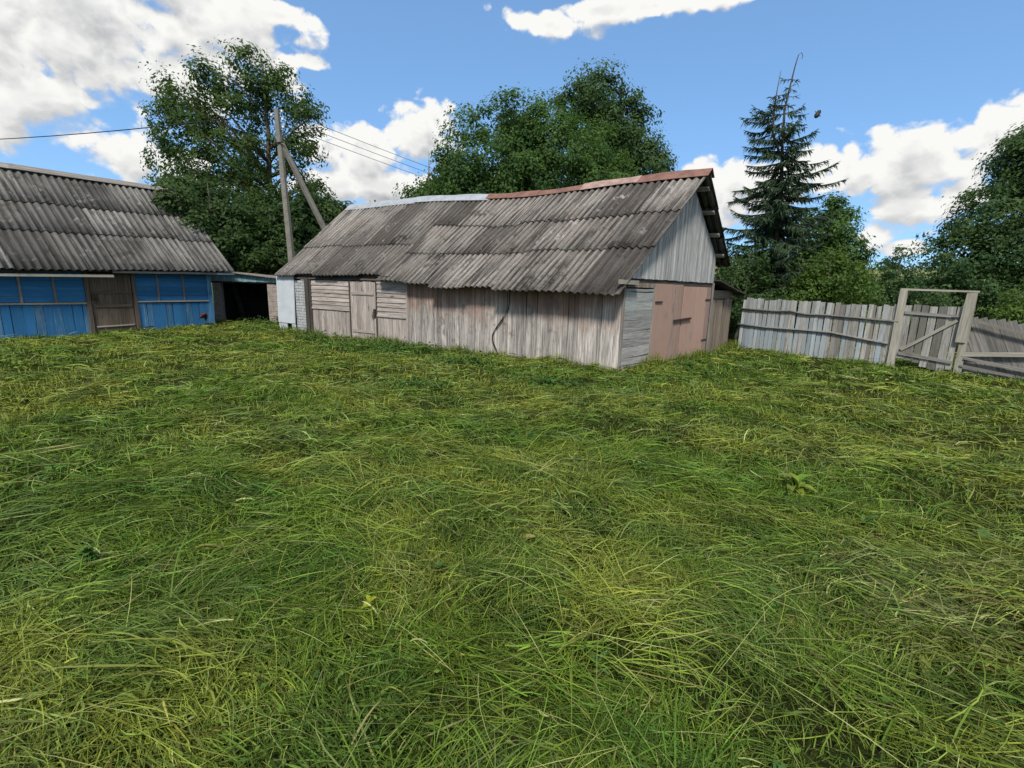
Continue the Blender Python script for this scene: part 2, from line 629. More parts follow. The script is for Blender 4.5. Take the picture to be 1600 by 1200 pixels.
M['annex_wood'] = wood('annex_wood', (0.165, 0.132, 0.102), (0.25, 0.205, 0.165), (0.055, 0.045, 0.035), var=0.35)
M['fence_wood'] = wood('fence_wood', (0.22, 0.212, 0.195), (0.35, 0.34, 0.315), (0.08, 0.075, 0.07), var=0.6, tintvar=(0.15, 0.14, 0.125), streak=1.2)
M['fence_blue'] = wood('fence_whitewash', (0.26, 0.268, 0.262), (0.38, 0.395, 0.39), (0.07, 0.07, 0.07),
                       paint=(0.28, 0.345, 0.40), paint_cover=0.55, paint_h=(1.35, 0.5), var=0.5, streak=1.2)
M['post_wood'] = wood('post_wood', (0.24, 0.225, 0.185), (0.36, 0.34, 0.29), (0.11, 0.10, 0.08), var=0.25)
M['old_fence'] = wood('old_fence_wood', (0.125, 0.12, 0.108), (0.20, 0.19, 0.172), (0.055, 0.052, 0.048), var=0.45)
M['blue_wood'] = wood('blue_painted_wood', (0.030, 0.120, 0.245), (0.065, 0.175, 0.31), (0.012, 0.045, 0.10),
                      paint=(0.024, 0.125, 0.275), paint_cover=0.8, var=0.34, streak=1.0, stain=(0.045, 0.135, 0.24))
M['blue_worn'] = wood('blue_worn_wood', (0.055, 0.145, 0.265), (0.16, 0.25, 0.33), (0.016, 0.055, 0.11),
                      paint=(0.026, 0.135, 0.285), paint_cover=0.5, var=0.4, streak=1.0)
M['teal_wood'] = wood('teal_painted_wood', (0.13, 0.25, 0.28), (0.24, 0.36, 0.38), (0.05, 0.09, 0.10), var=0.3)
M['slate_shed'] = slate('shed_slate', (0.128, 0.119, 0.110), (0.235, 0.220, 0.202), (0.036, 0.033, 0.031), (0.140, 0.115, 0.095))
M['slate_barn'] = slate('barn_slate', (0.125, 0.123, 0.116), (0.205, 0.202, 0.190), (0.042, 0.041, 0.039), (0.130, 0.120, 0.106))
M['tin'] = plain('zinc_ridge', (0.33, 0.355, 0.385), 0.55, 0.15, 5, 0.35, spec=0.4)
M['rust'] = plain('rust_red_ridge', (0.165, 0.085, 0.066), 0.75, 0.3, 4, 0.0, dark=(0.10, 0.055, 0.045))
M['rust_pale'] = plain('faded_red_ridge', (0.27, 0.18, 0.155), 0.75, 0.25, 5, 0.0, dark=(0.40, 0.33, 0.31))
M['iron'] = plain('rusty_iron', (0.06, 0.035, 0.028), 0.7, 0.4, 20, 0.4)
M['black'] = plain('black_rubber', (0.018, 0.016, 0.015), 0.6, 0.2, 10)
M['white_panel'] = plain('white_panel_paint', (0.44, 0.475, 0.505), 0.85, 0.08, 3.0, dark=(0.34, 0.37, 0.40), bstr=0.1, spec=0.15)
M['white_brick'] = plain('whitewashed_brick', (0.36, 0.375, 0.38), 0.9, 0.3, 9, dark=(0.15, 0.15, 0.155))
M['grey_brick'] = plain('grey_brick', (0.30, 0.26, 0.23), 0.9, 0.25, 9, dark=(0.15, 0.13, 0.12))
M['mortar'] = plain('mortar', (0.20, 0.195, 0.19), 0.95, 0.2, 12)
M['dark_core'] = plain('dark_core_fill', (0.03, 0.028, 0.026), 0.95, 0.2, 4)  # near-black for bodies added behind boards to stop light leaks
M['concrete'] = plain('pole_concrete', (0.19, 0.18, 0.155), 0.9, 0.2, 5, dark=(0.10, 0.095, 0.085))
M['bark'] = plain('bark', (0.075, 0.062, 0.050), 0.95, 0.35, 8, dark=(0.03, 0.025, 0.02), bstr=0.6)
M['bark_pale'] = plain('pale_bark', (0.26, 0.24, 0.21), 0.95, 0.3, 8, dark=(0.08, 0.07, 0.06), bstr=0.5)
M['porcelain'] = plain('porcelain', (0.55, 0.55, 0.52), 0.3, 0.05, 5, spec=0.5)


def ground_material():
    m, T, out = new_mat('yard_soil')
    geo = T.new('ShaderNodeNewGeometry')
    P = geo.outputs['Position']
    a = T.noise(P, 0.9, 5, 0.6)
    b = T.noise(P, 7.0, 5, 0.65)
    c = T.noise(P, 45.0, 3, 0.6)
    col = T.mix(T.ramp(a, 0.35, 0.65), (0.016, 0.022, 0.007), (0.030, 0.036, 0.011))
    col = T.mix(T.math('MULTIPLY', T.ramp(b, 0.5, 0.7), 0.7), col, (0.030, 0.024, 0.012))
    col = T.mix(T.math('MULTIPLY', T.ramp(c, 0.45, 0.7), 0.4), col, (0.045, 0.055, 0.016))
    ln = T.vmath('LENGTH', P)
    col = T.mix(T.ramp(ln, 30, 70), col, (0.075, 0.105, 0.03))
    principled(T, out, col, 1.0, T.math('ADD', b, c), 0.9, 0.04, spec=0.0)
    return m


M['ground'] = ground_material()

# ------------------------------------------------------------------ shed, barn and fence frames used by everything
C0 = Vector((2.38, 10.62, 0))
UA = Vector((-0.8465, 0.5324, 0)).normalized()         # along the long wall, away from the near corner
UB = Vector((0.6485, 0.7612, 0)).normalized()          # along the gable, away from the near corner
NL = Vector((-UA.y, UA.x, 0))
if NL.dot(Vector((0, -1, 0))) < 0:
    NL = -NL
NG = Vector((UB.y, -UB.x, 0))
LONG = Wall(C0, UA, NL)
GABLE = Wall(C0, UB, NG)
BA = rad(57)
BD = Vector((math.cos(BA), math.sin(BA), 0))           # along the barn front, towards its right end
BN = Vector((math.sin(BA), -math.cos(BA), 0))          # out of the barn front
B1 = Vector((-11.85, 18.70, 0))
BARN = Wall(B1, BD, BN)
LT0 = Vector((-12.75, 20.5, 0))
LT1 = Vector((-9.9, 21.1, 0))
LTU = (LT1 - LT0).normalized()
LEAN = Wall(LT0, LTU, Vector((LTU.y, -LTU.x, 0)))
F0 = Vector((7.85, 16.64, 0))
F1 = Vector((10.63, 13.31, 0))
F2 = Vector((11.60, 12.36, 0))
F3 = Vector((14.6, 9.3, 0))


def blocked(x, y):
    """inside a building or beyond the yard fence"""
    x = np.asarray(x, float)
    y = np.asarray(y, float)

    def co(w):
        return (x - w.o.x) * w.u.x + (y - w.o.y) * w.u.y, (x - w.o.x) * w.n.x + (y - w.o.y) * w.n.y
    s, n = co(LONG)
    s2, n2 = co(GABLE)
    shed = (n < -0.02) & (n2 < -0.02) & (s < 12.9)
    b, bn = co(BARN)
    barn = (b < 0.15) & (bn < -0.02)
    annex = (s2 > 5.6) & (s2 < 8.2) & (n2 < 0.02)
    beyond = y > 22.5
    return shed | barn | annex | beyond


# ------------------------------------------------------------------ ground sheet and hill
def axis(lo, hi, step, far_lo, far_hi, grow=1.28):
    core = list(np.arange(lo, hi + 1e-6, step))
    a, st = [], step
    v = lo
    while v > far_lo:
        st *= grow
        v -= st
        a.append(v)
    b, st = [], step
    v = hi
    while v < far_hi:
        st *= grow
        v += st
        b.append(v)
    return np.array(a[::-1] + core + b)


def hay_height(x, y):
    """how high the cut grass lies heaped"""
    a = N1.fbm(x * 0.75 + 3, y * 1.0 + 7, 3)
    b = N2.fbm(x * 2.3 + 31, y * 2.6 + 5, 3)
    return 0.22 * np.clip(a - 0.38, 0, 1) + 0.16 * np.clip(b - 0.42, 0, 1)


def build_ground():
    xs = axis(-17, 15, 0.16, -1500, 1500)
    ys = axis(-2.5, 22, 0.16, -1200, 2500)
    X, Y = np.meshgrid(xs, ys)
    Z = ground_z(X, Y)
    near = sstep(np.hypot(X, Y), 26, 16) * (~blocked(X, Y))
    Z = Z + 0.35 * hay_height(X, Y) * near
    V = np.stack([X, Y, Z], -1).reshape(-1, 3)
    nx, ny = len(xs), len(ys)
    i = np.arange(nx - 1)
    j = np.arange(ny - 1)
    I, J = np.meshgrid(i, j)
    b = (J * nx + I).ravel()
    Q = np.stack([b, b + 1, b + nx + 1, b + nx], -1)
    o = obj('ground', fast_mesh('ground', V, Q, smooth=True), M['ground'])
    tag(o, kind='structure')
    # far wooded rise
    xs = np.linspace(-420, 620, 110)
    ys = np.linspace(150, 520, 50)
    X, Y = np.meshgrid(xs, ys)
    Z = 26 * sstep(Y, 155, 470) * (0.75 + 0.5 * N4.fbm(X * 0.008 + 4, Y * 0.008, 3)) - 0.4
    V = np.stack([X, Y, Z], -1).reshape(-1, 3)
    nx, ny = len(xs), len(ys)
    I, J = np.meshgrid(np.arange(nx - 1), np.arange(ny - 1))
    b = (J * nx + I).ravel()
    Q = np.stack([b, b + 1, b + nx + 1, b + nx], -1)
    hm, T, out = new_mat('far_meadow')
    geo = T.new('ShaderNodeNewGeometry')
    n = T.noise(geo.outputs['Position'], 0.03, 4)
    principled(T, out, T.mix(T.ramp(n, 0.4, 0.6), (0.10, 0.135, 0.05), (0.16, 0.17, 0.075)), 0.95, spec=0.05)
    tag(obj('hill', fast_mesh('hill', V, Q, smooth=True), hm), kind='structure')


build_ground()
# ------------------------------------------------------------------ corrugated roofs
def corr_sheet(name, P, nrm, t0, t1, q0, q1, pitch, amp, lift0, lift1, mat, parent, samples=6, warp=0.012):
    """one wavy sheet; P(t, q) is the roof plane, nrm its normal; lift raises the lower/upper edge"""
    n = max(2, int(round((t1 - t0) / pitch * samples)) + 1)
    ts = np.linspace(t0, t1, n)
    rows = (q0, q0 + (q1 - q0) * 0.5, q1)
    o = P(t0, q0)
    V, U = [], []
    th = 0.008
    skew = random.uniform(-0.012, 0.012)
    rag = [random.uniform(-0.004, 0.004) for _ in ts]
    for layer in (0, 1):
        for ri, q in enumerate(rows):
            f = ri / 2
            lf = lift0 + (lift1 - lift0) * f + (random.uniform(-warp, warp) if ri == 1 else 0)
            for i, t in enumerate(ts):
                c = math.cos(2 * math.pi * t / pitch)
                qq = q + (rag[i] * 0.6 if ri == 0 else 0)
                p = P(t + skew * (1 - f), qq) + nrm * (amp * c + lf - th * layer) - o
                V.append(tuple(p))
                U.append((t, qq * 4.4 + 3.1 * hash_col(t0, q0), c))
    Q = []
    L = 3 * n
    for layer in (0, 1):
        b = layer * L
        for r in range(2):
            for i in range(n - 1):
                a = b + r * n + i
                f = (a, a + 1, a + n + 1, a + n)
                Q.append(f if layer == 0 else f[::-1])
    for i in range(n - 1):
        Q.append((i + 1, i, L + i, L + i + 1))
        a = 2 * n + i
        Q.append((a, a + 1, L + a + 1, L + a))
    for r in range(2):
        a = r * n
        Q.append((a, a + n, L + a + n, L + a))
        a = r * n + n - 1
        Q.append((a + n, a, L + a, L + a + n))
    me = fast_mesh(name, V, Q, smooth=True, uv=np.array(U))
    return obj(name, me, mat, parent, Matrix.Translation(o))


def hash_col(a, b):
    return (math.sin(a * 12.9898 + b * 78.233) * 43758.5453) % 1.0


def extrude_profile(name, wall, s0, s1, prof, mat, parent):
    """solid with cross-section prof [(depth behind the wall, z)...] from s0 to s1 along the wall"""
    o = wall.p(s0, 0)
    n = len(prof)
    V = [tuple(wall.p(s, z, -d) - o) for s in (s0, s1) for d, z in prof]
    Q = [(i, (i + 1) % n, n + (i + 1) % n, n + i) for i in range(n)]
    me = bpy.data.meshes.new(name)
    me.from_pydata(V, [], Q + [tuple(range(n))[::-1], tuple(range(n, 2 * n))])
    me.update()
    return obj(name, me, mat, parent, Matrix.Translation(o))


# ------------------------------------------------------------------ the long shed
def build_shed():
    shed = thing('wooden_shed', (*C0.xy, 0), 'long low grey plank shed with wavy slate roof and pink double doors on its gable', 'shed')
    R = random.uniform

    # roof planes
    def sag(t):
        return 0.10 - 0.17 * math.exp(-((t - 4.2) / 3.0) ** 2)
    Z0, ZR, SR = 1.97, 4.70, 3.2

    def tt(t, q):
        f = (t + 0.4) / 12.9
        lo = -0.15 - 0.30 * q
        hi = 12.75 + 0.45 * q
        return lo + (hi - lo) * f

    def PF(t, q):
        p = C0 + UA * tt(t, q) + UB * (-0.12 + (SR + 0.12) * q)
        zz = Z0 + (ZR - Z0) * q + sag(t) * q + 0.02 * math.sin(t * 0.9) + 0.045 * sstep(t, 5, 9) * (1 - q)
        return Vector((p.x, p.y, float(zz)))

    def PR(t, q):
        p = C0 + UA * (tt(t, 1.0) + 0.12 * q) + UB * (SR + 2.85 * q)
        zz = ZR + sag(t) * (1 - q) - 2.10 * q
        return Vector((p.x, p.y, zz))
    nf = (PF(6, 1) - PF(6, 0)).cross(UA)
    nf = nf.normalized()
    if nf.z < 0:
        nf = -nf
    nr = (PR(6, 1) - PR(6, 0)).cross(UA).normalized()
    if nr.z < 0:
        nr = -nr
    # dark body added behind the boards so no light leaks through
    core = bpy.data.meshes.new('wall_core')
    cs = []
    for t in (0.06, 11.0):
        for s, z in ((0.05, -0.3), (0.05, 1.93), (SR, 4.45), (5.62, 2.55), (5.62, -0.3)):
            p = C0 + UA * t + UB * s
            cs.append((p.x - C0.x, p.y - C0.y, z))
    Q = [(i, (i + 1) % 5, 5 + (i + 1) % 5, 5 + i) for i in range(5)]
    core.from_pydata(cs, [], Q + [(4, 3, 2, 1, 0), (5, 6, 7, 8, 9)])
    core.update()
    obj('wall_core', core, M['dark_core'], shed, Matrix.Translation(C0))
    # long wall: vertical boards of the right-hand part
    s = 0.02
    while s < 6.42:
        w = R(0.115, 0.175)
        if s + w > 6.44:
            w = 6.46 - s
        vboard('wall_board', LONG, s + w / 2, -0.12 + R(-0.02, 0.02), 1.95, w - R(0.001, 0.006), 0.026, M['long_wall'], shed,
               out=R(-0.006, 0.008), tilt=R(-0.006, 0.006))
        s += w
    hboard('eave_beam', LONG, -0.1, 12.1, 2.0, 0.14, 0.12, M['dark_wood'], shed, out=-0.10)
    # clapboard bays either side of the door
    for (a, b, zr) in ((6.50, 7.74, 0.88), (8.98, 10.92, 0.98)):
        z = zr
        while z < 1.86:
            h = R(0.115, 0.15)
            hboard('clapboard', LONG, a, b, z + h / 2, h + 0.012, 0.022, M['pale_wood'], shed, out=0.012, dz=R(-0.012, 0.012), tip=0.16)
            z += h
        hboard('sill_rail', LONG, a, b, zr - 0.02, 0.055, 0.05, M['pale_wood'], shed, out=0.022)
        s = a
        while s < b - 0.03:
            w = min(R(0.10, 0.15), b - s)
            vboard('wall_board', LONG, s + w / 2, -0.1, zr - 0.045, w - 0.007, 0.024, M['pale_wood'], shed, out=R(-0.003, 0.006))
            s += w
    for s, w in ((6.47, 0.07), (7.755, 0.05), (8.965, 0.055), (10.97, 0.10)):
        vboard('jamb', LONG, s, -0.1, 1.93, w, 0.06, M['dark_wood'] if s > 7.7 else M['pale_wood'], shed, out=0.012)
    vboard('corner_post', LONG, 11.15, -0.1, 1.95, 0.20, 0.16, M['dark_wood'], shed, out=-0.02)
    # plank door in the long wall
    dm = board_mesh(1.16, 0.02, 1.86)
    door = obj('door', dm, M['dark_wood'], shed, basis(LONG.p(8.36, 0.0, -0.012), LONG.u, LONG.u.cross(Vector((0, 0, 1))) * -1, (0, 0, 1)))
    for i in range(8):
        w = 1.15 / 8
        vboard('door_board', LONG, 7.79 + w * (i + 0.5), 0.0, 1.87 + R(-0.01, 0.01), w - 0.006, 0.022, M['pale_wood'], door, out=0.012 + R(-0.002, 0.003))
    for z in (0.33, 1.50):
        hboard('batten', LONG, 7.86, 8.88, z, 0.075, 0.024, M['pale_wood'], door, out=0.036)
    prism('lock', [LONG.p(7.80, 0.80, 0.024), LONG.p(7.88, 0.80, 0.024), LONG.p(7.88, 0.80, 0.06), LONG.p(7.80, 0.80, 0.06)],
          [LONG.p(7.80, 1.05, 0.024), LONG.p(7.88, 1.05, 0.024), LONG.p(7.88, 1.05, 0.055), LONG.p(7.80, 1.05, 0.055)], M['iron'], door)
    tube('handle', [LONG.p(7.90, 0.75, 0.03), LONG.p(7.90, 0.78, 0.08), LONG.p(7.90, 0.93, 0.08), LONG.p(7.90, 0.96, 0.03)], [0.011] * 4, M['iron'], door)
    # whitewashed brick pier past the dark post
    extrude_profile('pier_core', LONG, 11.26, 11.86, [(0.0, -0.2), (0.0, 1.85), (0.3, 1.85), (0.3, -0.2)], M['mortar'], shed)
    z = -0.05
    k = 0
    while z < 1.80:
        s = 11.26 - (0.13 if k % 2 else 0.0)
        while s < 11.86:
            a, b = max(s, 11.262), min(s + 0.245, 11.858)
            if b - a > 0.04:
                prism('brick', [LONG.p(a, z, -0.02), LONG.p(b, z, -0.02), LONG.p(b, z, 0.012), LONG.p(a, z, 0.012)],
                      [LONG.p(a, z + 0.082, -0.02), LONG.p(b, z + 0.082, -0.02), LONG.p(b, z + 0.082, 0.010 + R(-.004, .006)), LONG.p(a, z + 0.082, 0.012)],
                      M['white_brick'], shed)
            s += 0.258
        z += 0.096
        k += 1
    # gable: narrow upright boards up to the roof line
    def ztop(s):
        zf = Z0 + (s + 0.12) * (ZR - Z0) / (SR + 0.12) - 0.15
        zr = ZR - (s - SR) * 2.10 / 2.85 - 0.19
        return min(zf, zr) + 0.06
    s = 0.20
    while s < 5.56:
        w = R(0.085, 0.125)
        zl, zr_ = ztop(s), ztop(s + w)
        top = max(zl, zr_)
        lo = 2.09 + R(-0.008, 0.008)
        if top - lo > 0.05:
            vboard('gable_board', GABLE, s + w / 2, lo, top, w - R(0.004, 0.009), 0.024, M['gable_wood'], shed,
                   out=0.045 + R(-0.004, 0.006), cutl=top - zl, cutr=top - zr_, tilt=R(-0.003, 0.003))
        s += w
    hboard('tie_beam', GABLE, -0.05, 5.68, 2.03, 0.11, 0.10, M['dark_wood'], shed, out=-0.02)
    hboard('beam_end', GABLE, -0.35, 0.42, 2.0, 0.09, 0.10, M['post_wood'], shed, out=0.10)
    # low-set panel of sideways boards next to the corner
    z = -0.10
    while z < 1.80:
        h = R(0.15, 0.26)
        h = min(h, 1.86 - z)
        hboard('side_board', GABLE, 0.08, 1.46, z + h / 2, h - R(0.002, 0.007), 0.026, M['side_wood'], shed, out=0.015 + R(-0.004, 0.006), dz=R(-0.02, 0.02), warp=0.008)
        z += h
    s = 0.10
    while s < 1.44:
        w = R(0.10, 0.14)
        vboard('short_board', GABLE, s + w / 2, 1.89, 2.0, w - 0.006, 0.024, M['annex_wood'], shed, out=0.03)
        s += w
    vboard('corner_board', GABLE, 0.03, -0.1, 1.93, 0.07, 0.05, M['grey_wood'], shed, out=0.005)
    vboard('jamb', GABLE, 1.49, -0.12, 2.0, 0.05, 0.06, M['grey_wood'], shed, out=0.012)
    vboard('jamb', GABLE, 5.52, -0.2, 2.02, 0.07, 0.06, M['dark_wood'], shed, out=0.012)
    vboard('corner_post', GABLE, 5.62, -0.2, 2.1, 0.10, 0.10, M['grey_wood'], shed, out=0.01)
    # pink double doors
    for (a, b, parts, lo) in ((1.53, 3.27, (1.53, 2.55, 2.98, 3.27), -0.07), (3.35, 5.46, (3.35, 4.30, 5.12, 5.46), -0.10)):
        zt = 2.0 if a < 3 else 1.965
        bm = board_mesh(b - a, 0.02, zt - lo - 0.03)
        leaf = obj('garage_door', bm, M['dark_wood'], shed, basis(GABLE.p((a + b) / 2, lo + 0.01, 0.008), GABLE.u, Vector((0, 0, 1)).cross(GABLE.u), (0, 0, 1)))
        for i in range(len(parts) - 1):
            x0, x1 = parts[i], parts[i + 1]
            vboard('door_panel', GABLE, (x0 + x1) / 2, lo + R(0, 0.02), zt, x1 - x0 - 0.006, 0.02, M['pink_worn'] if (a < 3 and i > 0) or (a > 3 and i == 2) else M['pink'], leaf, out=0.034 + 0.003 * i)
        hs = a + 0.02 if a < 3 else b - 0.02
        d = 1 if a < 3 else -1
        for z in ((1.56,) if a < 3 else (1.60, 0.4)):
            hboard('hinge', GABLE, min(hs, hs + d * 0.42), max(hs, hs + d * 0.42), z, 0.035, 0.012, M['iron'], leaf, out=0.062, warp=0.001)
    hboard('latch_bar', GABLE, 2.75, 3.95, 1.06, 0.055, 0.03, M['iron'], shed, out=0.075, dz=0.03, warp=0.001)
    # roof: dark plates added against light leaks, then each sheet
    deck = bpy.data.meshes.new('roof')
    o = PF(0.25, 0.02)
    ptsd = []
    for off in (-0.10, -0.13):
        for t in (0.55, 12.1):
            ptsd += [PF(t, 0.0) + nf * off, PF(t, 1) + Vector((0, 0, off * 1.3)), PR(t, 0.97) + nr * off]
    vv = [tuple(p - o) for p in ptsd]
    deck.from_pydata(vv, [], [(0, 1, 4, 3), (1, 2, 5, 4), (9, 10, 7, 6), (10, 11, 8, 7), (0, 3, 9, 6), (5, 2, 8, 11), (0, 6, 7, 1), (1, 7, 8, 2), (3, 4, 10, 9), (4, 5, 11, 10)])
    deck.update()
    roof = obj('roof', deck, M['dark_wood'], shed, Matrix.Translation(o))
    for q in (0.13, 0.36, 0.60, 0.84):
        a, b = PR(-0.32, q) - nr * 0.065, PR(2.2, q) - nr * 0.065
        me = board_mesh(0.11, 0.055, (b - a).length)
        obj('purlin', me, M['post_wood'], roof, basis(a, nr.cross(UA), nr, UA))
    for q in (0.05, 0.3, 0.55, 0.8):
        a, b = PF(-0.30, q) - nf * 0.065, PF(2.2, q) - nf * 0.065
        me = board_mesh(0.11, 0.055, (b - a).length)
        obj('purlin', me, M['grey_wood'], roof, basis(a, nf.cross(UA), nf, UA))
    pitch = 0.178
    cw = pitch * 6
    ncol = int(math.ceil(12.9 / cw))
    for c in range(ncol):
        t0 = -0.4 + c * cw
        t1 = min(t0 + cw + pitch * 0.5, 12.5)
        mid = (t0 + t1) / 2
        if mid < 5.3:
            rows = [(-0.085, 0.30), (0.27, 0.63), (0.60, 1.0)]
        elif mid < 7.4:
            rows = [(-0.04, 0.31), (0.28, 0.64), (0.61, 1.0)]
        else:
            rows = [(0.0, 0.40), (0.37, 1.0)]
        for r, (q0, q1) in enumerate(rows):
            j = R(-0.016, 0.016)
            corr_sheet('roof_sheet', PF, nf, t0, t1, q0 + j, q1 + (0 if r == len(rows) - 1 else 0.012), pitch, 0.032,
                       0.044 + 0.006 * (c % 2), 0.008 + 0.006 * (c % 2), M['slate_shed'], roof)
        for r, (q0, q1) in enumerate([(1.02, 0.66), (0.69, 0.33), (0.36, 0.0)]):
            if mid < 3.0 or r == 2:
                corr_sheet('roof_sheet', PR, nr, t0, t1, q0 + R(-0.01, 0.01), q1, pitch, 0.036, 0.044, 0.006, M['slate_shed'], roof)
    # ridge caps
    def cap(t0, t1, mat, wf, wb, lift):
        n = 6
        V, Qf = [], []
        o = PF(t0, 1.0)
        for k in range(n + 1):
            t = t0 + (t1 - t0) * k / n
            wv = 0.012 * math.sin(3.1 * t) + R(-0.006, 0.006)
            q = 1 - wf / 4.3
            a = PF(t, q) + nf * (0.045 + lift)
            b = PF(t, 1.0) + Vector((0, 0, 0.085 + lift + wv))
            c = PR(t, wb / 3.5) + nr * (0.045 + lift)
            for p in (a, b, c):
                V.append(tuple(p - o))
            for p in (a, b, c):
                V.append(tuple(p - o - Vector((0, 0, 0.008))))
        for k in range(n):
            b = 6 * k
            for i in (0, 1):
                Qf.append((b + i, b + i + 1, b + i + 7, b + i + 6))
                Qf.append((b + 3 + i, b + 9 + i, b + 10 + i, b + 4 + i))
            Qf.append((b, b + 6, b + 9, b + 3))
            Qf.append((b + 2, b + 5, b + 11, b + 8))
        for b in (0, 6 * n):
            Qf.append((b, b + 3, b + 4, b + 1))
            Qf.append((b + 1, b + 4, b + 5, b + 2))
        return obj('ridge_cap', fast_mesh('ridge_cap', V, Qf), mat, roof, Matrix.Translation(o))
    tag(cap(12.45, 8.9, M['tin'], 0.30, 0.2, 0.0), 'silver metal ridge strip at the far end of the roof')
    tag(cap(9.0, 5.9, M['tin'], 0.26, 0.2, 0.012), 'silver metal ridge strip beside the red one')
    cap(6.0, 4.2, M['rust'], 0.20, 0.2, 0.028)
    cap(4.3, 2.75, M['rust'], 0.17, 0.2, 0.018)
    tag(cap(2.85, 1.25, M['rust_pale'], 0.22, 0.2, 0.034), 'faded pale red ridge strip')
    cap(1.35, -0.45, M['rust'], 0.25, 0.24, 0.022)
    # a lump of moss and a scrap left on the eave
    hboard('eave_scrap', LONG, 7.0, 7.5, 1.99, 0.10, 0.05, M['dark_wood'], shed, out=0.16)
    return PF


PF_SHED = build_shed()

# white sheet standing against the far end of the shed
pw = thing('wall_panel', LONG.p(12.2, 0, 0.1), 'pale bluish white upright panel standing at the left end of the shed', 'panel')
prism('upper_sheet', [LONG.p(11.80, 0.36, 0.10), LONG.p(12.78, 0.36, 0.10), LONG.p(12.78, 0.36, 0.13), LONG.p(11.80, 0.36, 0.13)],
      [LONG.p(11.84, 1.99, 0.02), LONG.p(12.86, 2.0, 0.02), LONG.p(12.86, 2.0, 0.05), LONG.p(11.84, 1.99, 0.05)], M['white_panel'], pw)
prism('lower_sheet', [LONG.p(12.28, -0.12, 0.10), LONG.p(12.78, -0.12, 0.10), LONG.p(12.78, -0.12, 0.12), LONG.p(12.28, -0.12, 0.12)],
      [LONG.p(12.28, 0.35, 0.09), LONG.p(12.78, 0.35, 0.09), LONG.p(12.78, 0.35, 0.11), LONG.p(12.28, 0.35, 0.11)], M['white_panel'], pw)
prism('lower_sheet', [LONG.p(11.80, -0.12, 0.10), LONG.p(11.92, -0.12, 0.10), LONG.p(11.92, -0.12, 0.12), LONG.p(11.80, -0.12, 0.12)],
      [LONG.p(11.80, 0.35, 0.09), LONG.p(12.02, 0.35, 0.09), LONG.p(12.02, 0.35, 0.11), LONG.p(11.80, 0.35, 0.11)], M['white_panel'], pw)
extrude_profile('backing', LONG, 11.88, 12.74, [(0.05, -0.2), (0.05, 1.9), (0.25, 1.9), (0.25, -0.2)], M['dark_core'], pw)

# black cable hanging down the long wall
tag(tube('hanging_cable', [LONG.p(2.93, 1.80, 0.03), LONG.p(2.93, 1.42, 0.04), LONG.p(2.95, 1.28, 0.045), LONG.p(3.12, 1.02, 0.05), LONG.p(3.30, 0.80, 0.05),
                           LONG.p(3.42, 0.60, 0.05), LONG.p(3.42, 0.46, 0.055), LONG.p(3.28, 0.24, 0.08), LONG.p(3.15, 0.06, 0.12), LONG.p(3.08, -0.05, 0.16)],
         [0.012] * 2 + [0.016] * 8, M['black'], n=6), 'thin black cable hanging in a bend down the plank wall of the shed', 'cable')


# ------------------------------------------------------------------ annex on the far side of the gable
def build_annex():
    a = thing('plank_annex', GABLE.p(6.8, -0.12), 'low brown plank annex between the pink doors and the picket fence', 'annex')
    R = random.uniform
    s = 5.70
    widths = [0.22, 0.30, 0.14, 0.32, 0.38, 0.30, 0.34, 0.26]
    extrude_profile('wall_core', GABLE, 5.72, 8.0, [(0.10, -0.3), (0.10, 1.75), (2.4, 1.75), (2.4, -0.3)], M['dark_core'], a)
    for i, w in enumerate(widths):
        top = 1.62 if i else 1.86
        vboard('wall_board', GABLE, s + w / 2, -0.2, top + R(-0.03, 0.02), w - R(0.012, 0.03), 0.026, M['annex_wood'], a, out=-0.05 + R(-0.02, 0.02), tilt=R(-0.012, 0.012))
        s += w
    hboard('header_board', GABLE, 5.95, 7.98, 1.76, 0.26, 0.026, M['annex_wood'], a, out=-0.06)
    def P(t, q):
        p = GABLE.p(5.66 + t, 2.16 - 0.135 * t, 0.22 - 2.6 * q)
        return p
    n = Vector((0.13 * UB.x, 0.13 * UB.y, 1)).normalized()
    for k in range(3):
        pts = []
        t0, t1 = k * 0.92, k * 0.92 + 0.98
        b = [P(t0, R(-0.03, 0.01)), P(t1, R(-0.03, 0.01)), P(t1, 1), P(t0, 1)]
        b = [p + Vector((0, 0, -0.02 * k)) for p in b]
        prism('roof_board', b, [p + Vector((0, 0, 0.035)) for p in b], M['dark_wood'], a)


build_annex()


